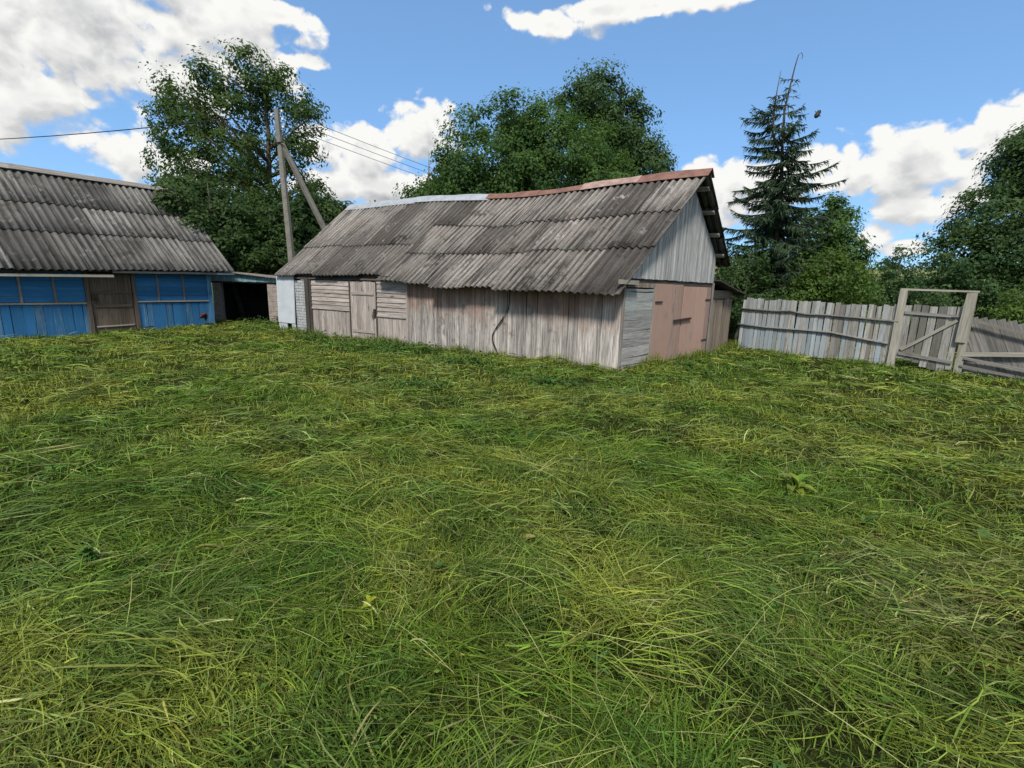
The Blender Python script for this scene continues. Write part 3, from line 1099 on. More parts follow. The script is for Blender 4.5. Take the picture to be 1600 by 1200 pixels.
# ------------------------------------------------------------------ blue barn
def build_barn():
    R = random.uniform
    barn = thing('blue_barn', (*B1.xy, 0), 'long blue painted plank barn with steep grey wavy slate roof and brown door', 'barn')
    LEFT = -11.0
    extrude_profile('wall_core', BARN, LEFT, 0.10, [(0.06, -0.4), (0.06, 1.95), (3.2, 5.0), (6.3, 1.95), (6.3, -0.4)], M['dark_core'], barn)

    def lower(a, b):
        s = a
        while s < b - 0.02:
            w = min(R(0.17, 0.26), b - s)
            vboard('wall_board', BARN, s + w / 2, -0.28, 0.93, w - 0.008, 0.026, M['blue_worn'] if R(0, 1) < 0.45 else M['blue_wood'], barn, out=0.004 + R(-0.004, 0.006), tilt=R(-0.012, 0.012))
            s += w

    def upper(a, b):
        z = 1.0
        while z < 1.92:
            h = min(R(0.14, 0.18), 1.95 - z)
            hboard('clapboard', BARN, a, b, z + h / 2, h - 0.004, 0.022, M['blue_wood'], barn, out=0.0, tip=0.035)
            z += h
    lower(LEFT, -3.70)
    lower(-2.32, 0.02)
    upper(LEFT, -3.70)
    upper(-2.32, -0.02)
    hboard('sill_rail', BARN, LEFT, -3.70, 0.955, 0.05, 0.05, M['post_wood'], barn, out=0.03)
    hboard('sill_rail', BARN, -2.32, 0.0, 0.985, 0.045, 0.05, M['post_wood'], barn, out=0.03, dz=0.01)
    for s in (-9.8, -8.7, -7.6, -6.5, -5.20, -4.43, -1.66, -0.84):
        vboard('trim_strip', BARN, s, 0.98, 1.93, 0.055, 0.03, M['annex_wood'], barn, out=0.032)
    vboard('corner_board', BARN, 0.06, -0.2, 2.0, 0.16, 0.05, M['blue_worn'], barn, out=0.02)
    # right end wall boards
    end = Wall(B1 + BD * 0.12, Vector((-BN.x, -BN.y, 0)), BD)
    s = 0.0
    while s < 6.2:
        top = 1.95 + 0.97 * min(s + 0.08, 6.2 - s)
        vboard('end_board', end, s + 0.08, -0.2, min(top, 5.0), 0.15, 0.024, M['blue_worn'], barn, out=0.012)
        s += 0.16
    # brown door with frame
    for s in (-3.64, -2.37):
        vboard('door_frame', BARN, s, -0.2, 1.93, 0.11, 0.09, M['brown_wood'], barn, out=0.02)
    dm = board_mesh(1.14, 0.03, 1.95)
    door = obj('door', dm, M['dark_wood'], barn, basis(BARN.p(-3.005, -0.08, -0.015), BARN.u, Vector((0, 0, 1)).cross(BARN.u), (0, 0, 1)))
    tag(door, 'weathered brown plank door')
    for i in range(6):
        w = 1.12 / 6
        vboard('door_board', BARN, -3.565 + w * (i + 0.5), -0.07, 1.90, w - 0.006, 0.02, M['brown_wood'], door, out=0.012 + R(-0.003, 0.003))
    for z, mt in ((1.30, 'brown_wood'), (0.86, 'brown_wood'), (0.18, 'post_wood')):
        hboard('batten', BARN, -3.52, -2.48, z, 0.085 if z > 0.3 else 0.04, 0.025, M[mt], door, out=0.036, dz=0.03 if z < 0.3 else 0.0)
    tube('handle', [BARN.p(-3.46, 0.95, 0.03), BARN.p(-3.46, 0.98, 0.09), BARN.p(-3.46, 1.12, 0.09), BARN.p(-3.46, 1.15, 0.03)], [0.014] * 4, M['iron'], door)
    prism('lock', [BARN.p(-3.54, 1.06, 0.02), BARN.p(-3.40, 1.06, 0.02), BARN.p(-3.40, 1.06, 0.06), BARN.p(-3.54, 1.06, 0.06)],
          [BARN.p(-3.54, 1.24, 0.02), BARN.p(-3.40, 1.24, 0.02), BARN.p(-3.40, 1.24, 0.055), BARN.p(-3.54, 1.24, 0.055)], M['iron'], door)
    # roof
    def P(t, q):
        p = B1 + BD * (t - 0.25 * q) + BN * (0.38 - 3.58 * q)
        z = (2.11 + 0.034 * t) * (1 - q) + (5.40 + 0.012 * t) * q - 0.03 * math.sin(math.pi * q)
        return Vector((p.x, p.y, z))

    def PB(t, q):
        p = B1 + BD * t + BN * (-3.2 - 3.5 * q)
        return Vector((p.x, p.y, (5.40 + 0.012 * t) - 3.3 * q))
    n = (P(0, 1) - P(0, 0)).cross(BD).normalized()
    if n.z < 0:
        n = -n
    o = P(LEFT, 0)
    vv = []
    for off in (-0.075, -0.10):
        for t in (LEFT, 0.55):
            vv += [P(t, 0.01) + n * off, P(t, 1) + Vector((0, 0, 1.3 * off)), PB(t, 1)]
    deck = bpy.data.meshes.new('roof')
    deck.from_pydata([tuple(p - o) for p in vv], [], [(0, 1, 4, 3), (1, 2, 5, 4), (9, 10, 7, 6), (10, 11, 8, 7), (0, 3, 9, 6), (5, 2, 8, 11), (0, 6, 7, 1), (1, 7, 8, 2), (3, 4, 10, 9), (4, 5, 11, 10)])
    deck.update()
    roof = obj('roof', deck, M['dark_wood'], barn, Matrix.Translation(o))
    pitch = 0.205
    cw = pitch * 6
    t = 0.92
    c = 0
    while t > LEFT:
        t0 = t - cw - pitch * 0.5
        for r, (q0, q1) in enumerate([(0.0, 0.385), (0.355, 0.665), (0.635, 1.0)]):
            corr_sheet('roof_sheet', P, n, t0, t, q0 + R(-0.01, 0.01), q1, pitch, 0.036, 0.038 + 0.005 * (c % 2), 0.006 + 0.005 * (c % 2), M['slate_barn'], roof)
        t -= cw
        c += 1
    # back slope, plain sheets
    nb = Vector((-n.x, -n.y, n.z))
    t = 0.92
    while t > LEFT:
        corr_sheet('roof_sheet', PB, nb, t - cw - 0.1, t, 1.03, 0.0, pitch, 0.034, 0.03, 0.01, M['slate_barn'], roof, samples=4)
        t -= cw
    # ridge boards
    for (ta, tb, z) in ((-4.0, LEFT, 0.0), (0.6, -4.1, -0.015)):
        for P_, q, nn in ((P, 0.965, n), (PB, 0.035, nb)):
            a, b = P_(ta, q) + nn * (0.085 + z), P_(tb, q) + nn * (0.085 + z)
            zz = (b - a).normalized()
            me = board_mesh(0.26, 0.025, (b - a).length)
            obj('ridge_board', me, M['grey_wood'], roof, basis(a, nn.cross(zz), nn, zz))
    # pale fascia strip under the eave
    for (ta, tb, mt) in ((LEFT, -3.0, 'post_wood'), (-3.0, 0.25, 'grey_wood'), (0.0, 0.90, 'white_panel')):
        a, b = P(ta, 0.0) + n * -0.05 + BN * -0.03, P(tb, 0.0) + n * -0.05 + BN * -0.03
        if mt == 'white_panel':
            a -= Vector((0, 0, 0.05))
            b -= Vector((0, 0, 0.05))
        zz = (b - a).normalized()
        me = board_mesh(0.075, 0.02, (b - a).length)
        obj('fascia_board', me, M[mt], roof, basis(a, (0, 0, 1), zz.cross(Vector((0, 0, 1))), zz))


build_barn()


# ------------------------------------------------------------------ open lean-to between barn and shed
def build_leanto():
    R = random.uniform
    lt = thing('open_lean_to', (*LT0.xy, 0), 'low open lean-to with teal fascia and dark opening between barn and shed', 'lean-to')
    W = LEAN
    # masonry pillar of blocks on the left, stub wall on the right
    for (a, b, zt, th, mt) in ((-0.02, 0.30, 1.74, 0.30, 'grey_brick'), (2.12, 3.3, 1.74, 0.25, 'grey_brick')):
        z = -0.1
        k = 0
        while z < zt - 0.02:
            h = min(0.205, zt - z)
            s = a - (0.2 if (k % 2 and b - a > 0.5) else 0)
            while s < b - 0.03:
                x0, x1 = max(s, a), min(s + 0.40, b)
                if x1 - x0 > 0.05:
                    j = R(-0.008, 0.008)
                    prism('block', [W.p(x0 + .004, z, -th), W.p(x1 - .004, z, -th), W.p(x1 - .004, z, j), W.p(x0 + .004, z, j)],
                          [W.p(x0 + .004, z + h - .008, -th), W.p(x1 - .004, z + h - .008, -th), W.p(x1 - .004, z + h - .008, j), W.p(x0 + .004, z + h - .008, j)], M[mt], lt)
                s += 0.40
            z += h
            k += 1
    s = -0.15
    while s < 3.3:
        w = R(0.14, 0.22)
        zt = 2.16 - 0.105 * (s + w / 2)
        vboard('fascia_board', W, s + w / 2, 1.74 + R(-0.01, 0.01), zt, w - 0.006, 0.024, M['teal_wood'], lt, out=0.06 + R(-0.003, 0.004))
        s += w
    hboard('lintel', W, -0.1, 3.35, 1.73, 0.10, 0.10, M['dark_wood'], lt, out=-0.02)
    b = [W.p(-0.3, 2.20, 0.22), W.p(3.5, 1.82, 0.22), W.p(3.5, 1.9, -3.2), W.p(-0.3, 2.28, -3.2)]
    prism('roof', b, [p + Vector((0, 0, 0.05)) for p in b], M['grey_wood'], lt)
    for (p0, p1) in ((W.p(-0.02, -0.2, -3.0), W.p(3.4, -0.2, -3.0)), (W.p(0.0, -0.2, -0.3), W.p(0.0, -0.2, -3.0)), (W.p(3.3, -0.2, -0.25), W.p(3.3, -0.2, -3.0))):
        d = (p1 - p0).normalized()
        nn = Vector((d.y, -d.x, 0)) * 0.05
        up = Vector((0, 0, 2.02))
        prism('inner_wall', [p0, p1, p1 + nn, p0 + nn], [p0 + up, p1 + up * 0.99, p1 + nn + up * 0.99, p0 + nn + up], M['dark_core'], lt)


build_leanto()


# ------------------------------------------------------------------ fence, gate
def pole_rail(name, pts, r, mat, parent):
    o = pts[0]
    return tube(name, pts, [r * random.uniform(0.85, 1.1) for _ in pts], mat, parent, n=7)


def build_fence():
    R = random.uniform
    f = thing('picket_fence', (*F0.xy, -0.12), 'whitewashed grey picket fence with two wavy pole rails left of the gate', 'fence')
    u = (F1 - F0).normalized()
    n = Vector((u.y, -u.x, 0))
    if n.y > 0:
        n = -n
    W = Wall(F0, u, n)
    L = (F1 - F0).length
    s = 0.0
    i = 0
    while s < L - 0.10:
        w = R(0.105, 0.150)
        top = 1.66 - 0.012 * s + R(-0.045, 0.035)
        blue = s < 2.6 and R(0, 1) < 0.8 or R(0, 1) < 0.15
        vboard('picket', W, s + w / 2, -0.22, top, w - R(0.008, 0.022), 0.022, M['fence_blue'] if blue else M['fence_wood'], f,
               out=R(-0.008, 0.008), tilt=R(-0.018, 0.018) - 0.01 * sstep(s, 3.4, 4.3), cutl=R(0, 0.02), cutr=R(0, 0.02), ragged=0.012)
        s += w
        i += 1
    for zs in (((0, 1.29), (1.1, 1.27), (1.55, 1.30), (2.0, 1.22), (2.6, 1.23), (3.4, 1.20), (4.35, 1.16)),
               ((-0.05, 0.76), (0.9, 0.72), (1.9, 0.73), (2.8, 0.72), (3.5, 0.62), (4.2, 0.54))):
        pole_rail('rail', [W.p(a, z, 0.045) for a, z in zs], 0.032, M['old_fence'], f)
    for s_ in (0.05, 2.2):
        vboard('post', W, s_, -0.3, 1.5, 0.12, 0.12, M['old_fence'], f, out=-0.09)

    # gate frame: two posts and a thin top bar
    g = thing('gate_frame', (*F1.xy, -0.12), 'tall pale wooden gate frame of two posts and a thin top bar', 'gate frame')
    ug = (F2 - F1).normalized()
    ng = Vector((ug.y, -ug.x, 0))
    if ng.y > 0:
        ng = -ng
    G = Wall(F1, ug, ng)
    LG = (F2 - F1).length
    vboard('post', G, 0.0, -0.4, 2.02, 0.17, 0.13, M['post_wood'], g, out=0.0)
    vboard('post', G, LG + 0.03, -0.4, 1.98, 0.16, 0.13, M['post_wood'], g, out=0.0, tilt=0.0)
    vboard('post_splice', G, LG - 0.03, 0.72, 1.97, 0.20, 0.035, M['post_wood'], g, out=0.085, tilt=0.03)
    hboard('top_bar', G, -0.08, LG + 0.14, 2.04, 0.05, 0.09, M['post_wood'], g, dz=-0.03)
    gt = thing('plank_gate', G.p(LG / 2, 0.0, 0), 'grey plank gate with a diagonal brace hanging between two pale posts', 'gate')
    s = 0.085
    k = 0
    lows = [0.16, 0.12, 0.08, -0.02, -0.06, -0.10, -0.03, 0.0]
    while s < LG - 0.13:
        w = R(0.14, 0.185)
        w = min(w, LG - 0.08 - s)
        vboard('gate_board', G, s + w / 2, lows[min(k, 7)] - 0.0, 1.63 + R(-0.03, 0.03), w - R(0.012, 0.03), 0.024, M['old_fence'] if k % 3 == 1 else M['fence_wood'], gt,
               out=0.0 + R(-0.004, 0.004), tilt=R(-0.02, 0.02), ragged=0.014)
        s += w
        k += 1
    hboard('rail', G, 0.10, LG - 0.13, 1.42, 0.075, 0.03, M['fence_wood'], gt, out=0.032, dz=-0.05)
    hboard('rail', G, 0.12, LG - 0.10, 0.31, 0.085, 0.03, M['fence_wood'], gt, out=0.032, dz=-0.13)
    hboard('brace', G, 0.16, LG - 0.17, 0.40, 0.075, 0.03, M['post_wood'], gt, out=0.036, dz=0.88)
    prism('hinge', [G.p(LG - 0.30, 1.33, 0.052), G.p(LG - 0.06, 1.33, 0.052), G.p(LG - 0.06, 1.33, 0.062), G.p(LG - 0.30, 1.33, 0.062)],
          [G.p(LG - 0.30, 1.36, 0.052), G.p(LG - 0.06, 1.36, 0.052), G.p(LG - 0.06, 1.36, 0.062), G.p(LG - 0.30, 1.36, 0.062)], M['iron'], gt)

    # sagging fence right of the gate
    r = thing('sagging_fence', (*F2.xy, -0.12), 'sagging dark grey plank fence right of the gate with slanting pale rail', 'fence')
    u2 = (F3 - F2).normalized()
    n2 = Vector((u2.y, -u2.x, 0))
    if n2.y > 0:
        n2 = -n2
    H = Wall(F2, u2, n2)
    s = -0.32
    while s < 4.0:
        w = R(0.15, 0.20)
        top = 1.52 - 0.11 * s + 0.05 * math.sin(s * 2.2) + R(-0.03, 0.03)
        top = min(top, (s + 0.5 + w / 2) / 0.44 - 0.25)
        vboard('plank', H, s + w / 2 + 0.50, -0.2, top, w - R(0.004, 0.012), 0.024, M['old_fence'], r, out=R(-0.01, 0.012), tilt=-0.40 + R(-0.015, 0.015), lean=-0.08)
        s += w
    hboard('rail', H, 0.22, 4.0, 1.28, 0.06, 0.04, M['old_fence'], r, out=0.04, dz=-1.15)
    hboard('rail', H, 0.05, 4.0, 0.42, 0.11, 0.03, M['post_wood'], r, out=0.05, dz=0.42, tip=0.1)
    hboard('rail', H, 0.10, 4.0, 0.33, 0.07, 0.04, M['old_fence'], r, out=0.07, dz=-0.55)
    hboard('rail', H, 0.05, 3.0, 0.14, 0.05, 0.04, M['old_fence'], r, out=0.07, dz=-0.40)


build_fence()


# ------------------------------------------------------------------ utility pole and wires
def build_pole():
    p = thing('utility_pole', (-9.72, 21.6, 0), 'leaning grey utility pole with a slanted brace strut behind the shed', 'utility pole')

    def square_post(name, a, b, wa, wb, mat):
        a, b = Vector(a), Vector(b)
        z = (b - a).normalized()
        x = z.cross(Vector((0.3, 1, 0))).normalized()
        y = z.cross(x)
        V = []
        for c, w in ((a, wa), ((a + b) / 2, (wa + wb) / 2), (b, wb)):
            for sx, sy in ((-1, -.6), (-.6, -1), (.6, -1), (1, -.6), (1, .6), (.6, 1), (-.6, 1), (-1, .6)):
                V.append(tuple(c - a + (x * sx + y * sy) * w / 2))
        Q = []
        for k in range(2):
            for i in range(8):
                j = (i + 1) % 8
                Q.append((8 * k + i, 8 * k + j, 8 * k + 8 + j, 8 * k + 8 + i))
        me = bpy.data.meshes.new(name)
        me.from_pydata(V, [], Q + [tuple(range(8))[::-1], tuple(range(16, 24))])
        me.update()
        return obj(name, me, mat, p, Matrix.Translation(a))
    square_post('post', (-9.72, 21.6, -0.4), (-10.06, 21.6, 8.76), 0.28, 0.19, M['concrete'])
    square_post('brace_strut', (-6.95, 23.7, -0.3), (-9.96, 21.62, 7.50), 0.26, 0.20, M['concrete'])
    tube('band', [(-10.17, 21.46, 7.45), (-9.80, 21.46, 7.50)], [0.03, 0.03], M['iron'], p, n=6)
    for z, sx in ((8.55, 1), (8.25, 1), (7.95, 1), (8.4, -1)):
        x0 = -10.03 + (8.5 - z) * 0.036
        tube('bracket', [(x0, 21.6, z), (x0 + sx * 0.20, 21.52, z), (x0 + sx * 0.22, 21.52, z + 0.08)], [0.014] * 3, M['iron'], p, n=6)
        tube('insulator', [(x0 + sx * 0.22, 21.52, z + 0.06), (x0 + sx * 0.22, 21.52, z + 0.10), (x0 + sx * 0.22, 21.52, z + 0.16), (x0 + sx * 0.22, 21.52, z + 0.19)],
             [0.030, 0.050, 0.040, 0.015], M['porcelain'], p, n=8)

    def wire(a, b, sagm, label, r=0.014):
        a, b = Vector(a), Vector(b)
        pts = []
        for k in range(15):
            f = k / 14
            q = a.lerp(b, f)
            q.z -= sagm * 4 * f * (1 - f)
            pts.append(q)
        tag(tube('power_line', pts, [r] * 15, M['black'], n=5), label, 'wire', 'power lines')
    labels = ['topmost of three thin wires running right from the pole over the white cloud',
              'middle of three thin wires running right from the pole over the white cloud',
              'lowest of three thin wires running right from the pole over the white cloud']
    for k, z in enumerate((8.74, 8.44, 8.14)):
        wire((-9.80 + 0.01 * k, 21.52, z), (7.0, 55.5, 9.6 - 0.45 * k), 0.35, labels[k], 0.012)
    wire((-10.25, 21.52, 8.59), (-47.0, 33.5, 10.0), 0.5, 'single dark wire running left from the pole behind the tree', 0.022)


build_pole()
# ------------------------------------------------------------------ trees
def leaf_mesh(name, P, Nrm, size, col, aspect=0.55, fold=0.25, droop=0.0):
    """leaf-sized folded rhombs at P, facing Nrm"""
    n = len(P)
    rnd = RNG.normal(size=(n, 3))
    Nrm = Nrm / (np.linalg.norm(Nrm, axis=1, keepdims=True) + 1e-9)
    a = np.cross(Nrm, rnd)
    a[:, 2] -= droop
    a /= (np.linalg.norm(a, axis=1, keepdims=True) + 1e-9)
    b = np.cross(Nrm, a)
    b /= (np.linalg.norm(b, axis=1, keepdims=True) + 1e-9)
    s = size[:, None]
    V = np.empty((n, 4, 3), dtype=np.float32)
    V[:, 0] = P - a * s * 0.5
    V[:, 1] = P + b * s * aspect * 0.5 + Nrm * s * fold * 0.3
    V[:, 2] = P + a * s * 0.5
    V[:, 3] = P - b * s * aspect * 0.5 + Nrm * s * fold * 0.3
    i = np.arange(n)[:, None] * 4
    T = np.concatenate([i + np.array([[0, 1, 2]]), i + np.array([[0, 2, 3]])])
    C = np.repeat(col[:, None, :], 4, 1).reshape(-1, 3)
    return V.reshape(-1, 3), T, C


def crown_points(blobs, n_clump, per, clump_r, rng, inner=0.35):
    """clump centres in a union of ellipsoids, mostly towards the outside; then leaves round them"""
    vol = np.array([b[3] * b[4] * b[5] for b in blobs]) ** 0.8
    pick = rng.choice(len(blobs), n_clump, p=vol / vol.sum())
    d = rng.normal(size=(n_clump, 3))
    d /= np.linalg.norm(d, axis=1, keepdims=True)
    r = inner + (1 - inner) * rng.random(n_clump) ** 0.45
    r *= 1 + 0.16 * rng.normal(size=n_clump) * (rng.random(n_clump) < 0.5)
    B = np.array(blobs)[pick]
    C = B[:, :3] + d * r[:, None] * B[:, 3:6]
    nper = np.maximum(4, rng.poisson(per, n_clump))
    idx = np.repeat(np.arange(n_clump), nper)
    cr = clump_r * rng.uniform(0.55, 1.35, n_clump)
    off = np.clip(rng.normal(size=(len(idx), 3)), -1.7, 1.7) * np.array([0.55, 0.55, 0.42])
    P = C[idx] + off * cr[idx][:, None]
    outw = d[idx] + off * 0.9 + rng.normal(size=(len(idx), 3)) * 0.55 + np.array([0, 0, 0.45])
    return C, P, outw, idx


def make_tree(name, label, base, blobs, n_clump, per, clump_r, leaf, cols, trunk=None, trunk_r=0.2, bark='bark', group=None,
              inner=0.35, limbs=26, cat='tree', aspect=0.55, seed=1, twigs=0):
    rng = np.random.default_rng(seed)
    t = thing(name, base, label, cat, group)
    base = Vector(base)
    C, P, outw, idx = crown_points(blobs, n_clump, per, clump_r, rng, inner)
    keep = P[:, 2] > base.z + 0.05
    P, outw, idx = P[keep], outw[keep], idx[keep]
    cl = rng.random((n_clump, 1))
    c0, c1 = np.array(cols[0]), np.array(cols[1])
    f = np.clip(cl[idx] * 0.75 + rng.random((len(idx), 1)) * 0.45 - 0.1, 0, 1)
    col = c0 * (1 - f) + c1 * f
    col = col * (0.8 + 0.4 * rng.random((len(idx), 1)))
    size = leaf * rng.uniform(0.5, 1.5, len(idx))
    V, T, CC = leaf_mesh('crown', P - np.array(base), outw, size, col, aspect)
    obj('crown', fast_mesh('crown', V, None, T, CC), M['leaf'], t, Matrix.Translation(base))
    # trunk with limbs reaching into the clumps
    if trunk is None:
        cz = np.mean([b[2] for b in blobs])
        cx = np.mean([b[0] for b in blobs])
        cy = np.mean([b[1] for b in blobs])
        trunk = [base, base.lerp(Vector((cx, cy, cz)), 0.5) + Vector((0.1, 0, 0)), Vector((cx, cy, cz)),
                 Vector((cx, cy, max(b[2] + 0.6 * b[5] for b in blobs)))]
    trunk = [Vector(p) for p in trunk]
    m = len(trunk)
    VV, QQ, TT = [], [], []

    def add(pts, rads, n):
        b = len(VV)
        v, q, tr = tube_mesh('x', [p - base for p in pts], rads, n)
        VV.extend(v)
        QQ.extend([tuple(i + b for i in f_) for f_ in q])
        TT.extend([tuple(i + b for i in f_) for f_ in tr])
    # smooth the trunk path
    path, rads = [], []
    for k in range(m - 1):
        for j in range(4):
            f_ = j / 4
            path.append(trunk[k].lerp(trunk[k + 1], f_) + Vector((rng.normal(), rng.normal(), 0)) * trunk_r * 0.12)
            g = (k + f_) / (m - 1)
            rads.append(trunk_r * (1.25 if k == 0 and j == 0 else 1) * (1 - 0.9 * g) + 0.012)
    path.append(trunk[-1])
    rads.append(0.012)
    add(path, rads, 8)
    pick = rng.choice(n_clump, min(limbs, n_clump), replace=False)
    for k in pick:
        e = Vector(C[k])
        best = None
        for i, p in enumerate(path):
            if p.z < e.z - 0.15 * (e - p).length and i < len(path) - 1:
                dd = (e - p).length + 0.6 * abs((e.z - p.z) - 0.9 * math.hypot(e.x - p.x, e.y - p.y))
                if best is None or dd < best[0]:
                    best = (dd, i)
        if best is None:
            continue
        i = best[1]
        p = path[i]
        mid = p.lerp(e, 0.5) + Vector((rng.normal() * 0.15, rng.normal() * 0.15, 0.12 * (e - p).length))
        r0 = min(rads[i] * 0.6, 0.10)
        add([p, p.lerp(mid, 0.5), mid, mid.lerp(e, 0.55), e], [r0, r0 * 0.8, r0 * 0.6, r0 * 0.4, 0.008], 5)
    for k in rng.choice(n_clump, min(twigs, n_clump), replace=False):
        e = Vector(C[k])
        s_ = e + Vector((rng.normal() * 0.5, rng.normal() * 0.5, -0.9 - rng.random()))
        add([s_, s_.lerp(e, 0.5), e], [0.02, 0.014, 0.006], 4)
    obj('trunk', fast_mesh('trunk', VV, QQ, TT, smooth=True), M[bark], t, Matrix.Translation(base))
    return t


GREEN_ASH = ((0.035, 0.079, 0.026), (0.086, 0.138, 0.033))
GREEN_DARK = ((0.029, 0.066, 0.023), (0.068, 0.117, 0.033))
GREEN_MID = ((0.037, 0.092, 0.025), (0.092, 0.163, 0.038))
GREEN_LIGHT = ((0.055, 0.11, 0.024), (0.11, 0.175, 0.034))
GREEN_BLUE = ((0.039, 0.090, 0.033), (0.092, 0.149, 0.048))

# airy ash behind the pole
make_tree('ash_tree', 'tall airy tree with visible branches behind the utility pole', (-12.3, 26, 0),
          [(-16.9, 26, 10.4, 1.5, 1.5, 1.2), (-15.3, 26, 11.3, 1.3, 1.3, 1.0), (-16.6, 26, 9.2, 1.9, 1.8, 1.5), (-17.3, 26, 7.4, 1.5, 1.7, 1.2), (-14.2, 26.2, 10.3, 1.7, 1.8, 1.7), (-12.4, 26, 11.3, 1.3, 1.3, 1.2), (-10.7, 26, 8.7, 1.1, 1.1, 1.0),
           (-13.4, 25.8, 12.2, 0.9, 1.0, 0.9), (-11.0, 26, 10.2, 1.1, 1.2, 1.0), (-14.6, 25.6, 7.6, 2.2, 1.8, 1.7), (-16.0, 25.8, 5.8, 2.3, 1.8, 1.5),
           (-11.9, 26.2, 8.1, 1.3, 1.5, 1.2), (-10.9, 26, 6.3, 1.3, 1.4, 1.3), (-13.8, 26, 5.2, 2.4, 1.8, 1.4)],
          430, 80, 0.54, 0.18, GREEN_ASH,
          trunk=[(-12.3, 26, 0), (-12.4, 26, 3.5), (-12.7, 26, 6.3), (-12.6, 26, 9.0), (-12.7, 26, 12.4)], trunk_r=0.26, limbs=75, inner=0.15, aspect=0.45, seed=3)
# thicket at the foot of it
make_tree('bushy_tree', 'dark bushy tree hanging over the right end of the barn roof', (-12.9, 22.9, 0),
          [(-13.7, 21.6, 4.4, 1.5, 1.2, 1.1), (-12.9, 22.6, 3.6, 1.7, 1.3, 1.6), (-14.3, 22.4, 5.3, 1.3, 1.1, 0.9), (-12.2, 21.9, 3.0, 1.2, 0.8, 1.0), (-12.6, 21.6, 3.7, 1.0, 0.8, 0.9),
           (-13.75, 20.0, 4.75, 0.75, 0.5, 0.55), (-12.9, 20.2, 3.95, 0.65, 0.5, 0.5), (-12.3, 20.5, 3.2, 0.5, 0.4, 0.5)],
          260, 110, 0.45, 0.16, GREEN_DARK, trunk_r=0.12, limbs=16, seed=4)
make_tree('bushy_tree', 'dense dark tree filling the gap between barn and utility pole', (-11.2, 24.2, 0),
          [(-12.0, 24.2, 4.4, 1.9, 1.3, 1.8), (-10.6, 24.0, 3.6, 1.6, 1.3, 2.2), (-11.4, 23.4, 2.6, 1.8, 0.9, 1.6)],
          230, 110, 0.55, 0.17, GREEN_DARK, trunk_r=0.12, limbs=16, seed=5)
make_tree('bushy_tree', 'dark bushy tree right of the utility pole behind the shed roof', (-9.3, 25.0, 0),
          [(-9.6, 25, 4.3, 1.4, 1.2, 1.9), (-8.9, 25, 3.4, 1.2, 1.2, 2.0), (-8.9, 25, 5.2, 0.8, 0.8, 0.8), (-10.2, 25, 5.4, 1.0, 1.0, 1.0)],
          190, 100, 0.45, 0.16, GREEN_DARK, trunk_r=0.10, limbs=16, seed=6)
# the big crowns over the shed ridge
make_tree('broad_tree', 'broad dense round tree rising behind the middle of the shed roof', (0.6, 25, 0),
          [(-0.9, 25, 7.4, 3.0, 2.4, 3.2), (1.9, 25, 7.3, 2.9, 2.4, 3.0), (4.2, 25.2, 6.3, 1.9, 2.0, 2.4), (-2.6, 24.8, 6.0, 1.8, 1.9, 2.0), (0.6, 24.6, 5.4, 3.8, 2.0, 1.8), (0.3, 25, 9.5, 1.5, 1.4, 1.3)],
          640, 140, 0.56, 0.16, GREEN_MID, trunk_r=0.32, limbs=30, seed=8, aspect=0.5)
make_tree('tall_tree', 'taller lumpy tree behind the broad crown, right of it', (5.2, 30, 0),
          [(4.4, 30, 12.6, 1.6, 1.6, 1.7), (3.0, 30, 11.9, 1.2, 1.2, 1.0), (6.2, 30, 11.2, 1.6, 1.5, 1.5), (7.5, 30, 9.0, 1.6, 1.6, 1.6), (8.0, 30, 7.0, 1.2, 1.5, 1.4), (5.2, 30, 9.6, 2.4, 1.8, 2.2), (6.4, 29.6, 6.6, 2.4, 1.8, 1.8)],
          400, 120, 0.54, 0.17, GREEN_BLUE, trunk_r=0.34, limbs=40, seed=9, inner=0.25)
make_tree('young_tree', 'thin young tree with pale stems left of the broad crown', (-3.9, 25.6, 0),
          [(-3.7, 25.6, 7.4, 0.7, 0.7, 1.5), (-4.5, 25.6, 6.2, 0.8, 0.7, 1.2), (-3.2, 25.6, 6.0, 1.0, 0.8, 1.4), (-5.0, 25.4, 5.6, 1.0, 0.8, 1.2), (-6.0, 25.6, 5.1, 0.8, 0.6, 0.8), (-4.3, 25.2, 5.0, 1.2, 0.8, 1.4)],
          190, 75, 0.42, 0.15, GREEN_MID, trunk_r=0.10, bark='bark_pale', limbs=34, seed=10, inner=0.1)
make_tree('sapling_tree', 'small sapling poking above the left end of the shed ridge', (-6.6, 24.0, 0),
          [(-6.6, 24, 5.3, 0.35, 0.35, 0.65), (-7.5, 24, 4.9, 0.28, 0.3, 0.4), (-6.9, 24, 3.8, 0.8, 0.6, 0.8)], 30, 50, 0.28, 0.13, GREEN_DARK,
          trunk_r=0.06, limbs=14, seed=12, inner=0.1)
# right-hand side
make_tree('round_shrub', 'rounded mid green shrub behind the fence, right of the spruce', (14.6, 24, -0.1),
          [(14.7, 24, 4.5, 1.3, 1.3, 1.6), (15.5, 24, 3.4, 1.6, 1.4, 1.8), (14.2, 23.6, 2.4, 1.9, 1.3, 1.9), (16.0, 23.8, 1.9, 1.5, 1.3, 1.6), (15.2, 24, 5.5, 0.7, 0.7, 1.0)],
          320, 120, 0.46, 0.15, GREEN_MID, trunk_r=0.12, limbs=20, seed=13)
make_tree('light_shrub', 'lighter green leafy bush in front of the round shrub above the fence', (12.9, 19.9, -0.1),
          [(12.7, 19.9, 2.4, 1.0, 0.8, 1.3), (13.5, 19.9, 2.0, 0.9, 0.8, 1.2), (11.9, 19.8, 1.7, 0.9, 0.7, 1.0)],
          100, 70, 0.42, 0.13, GREEN_LIGHT, trunk_r=0.06, limbs=14, seed=14)
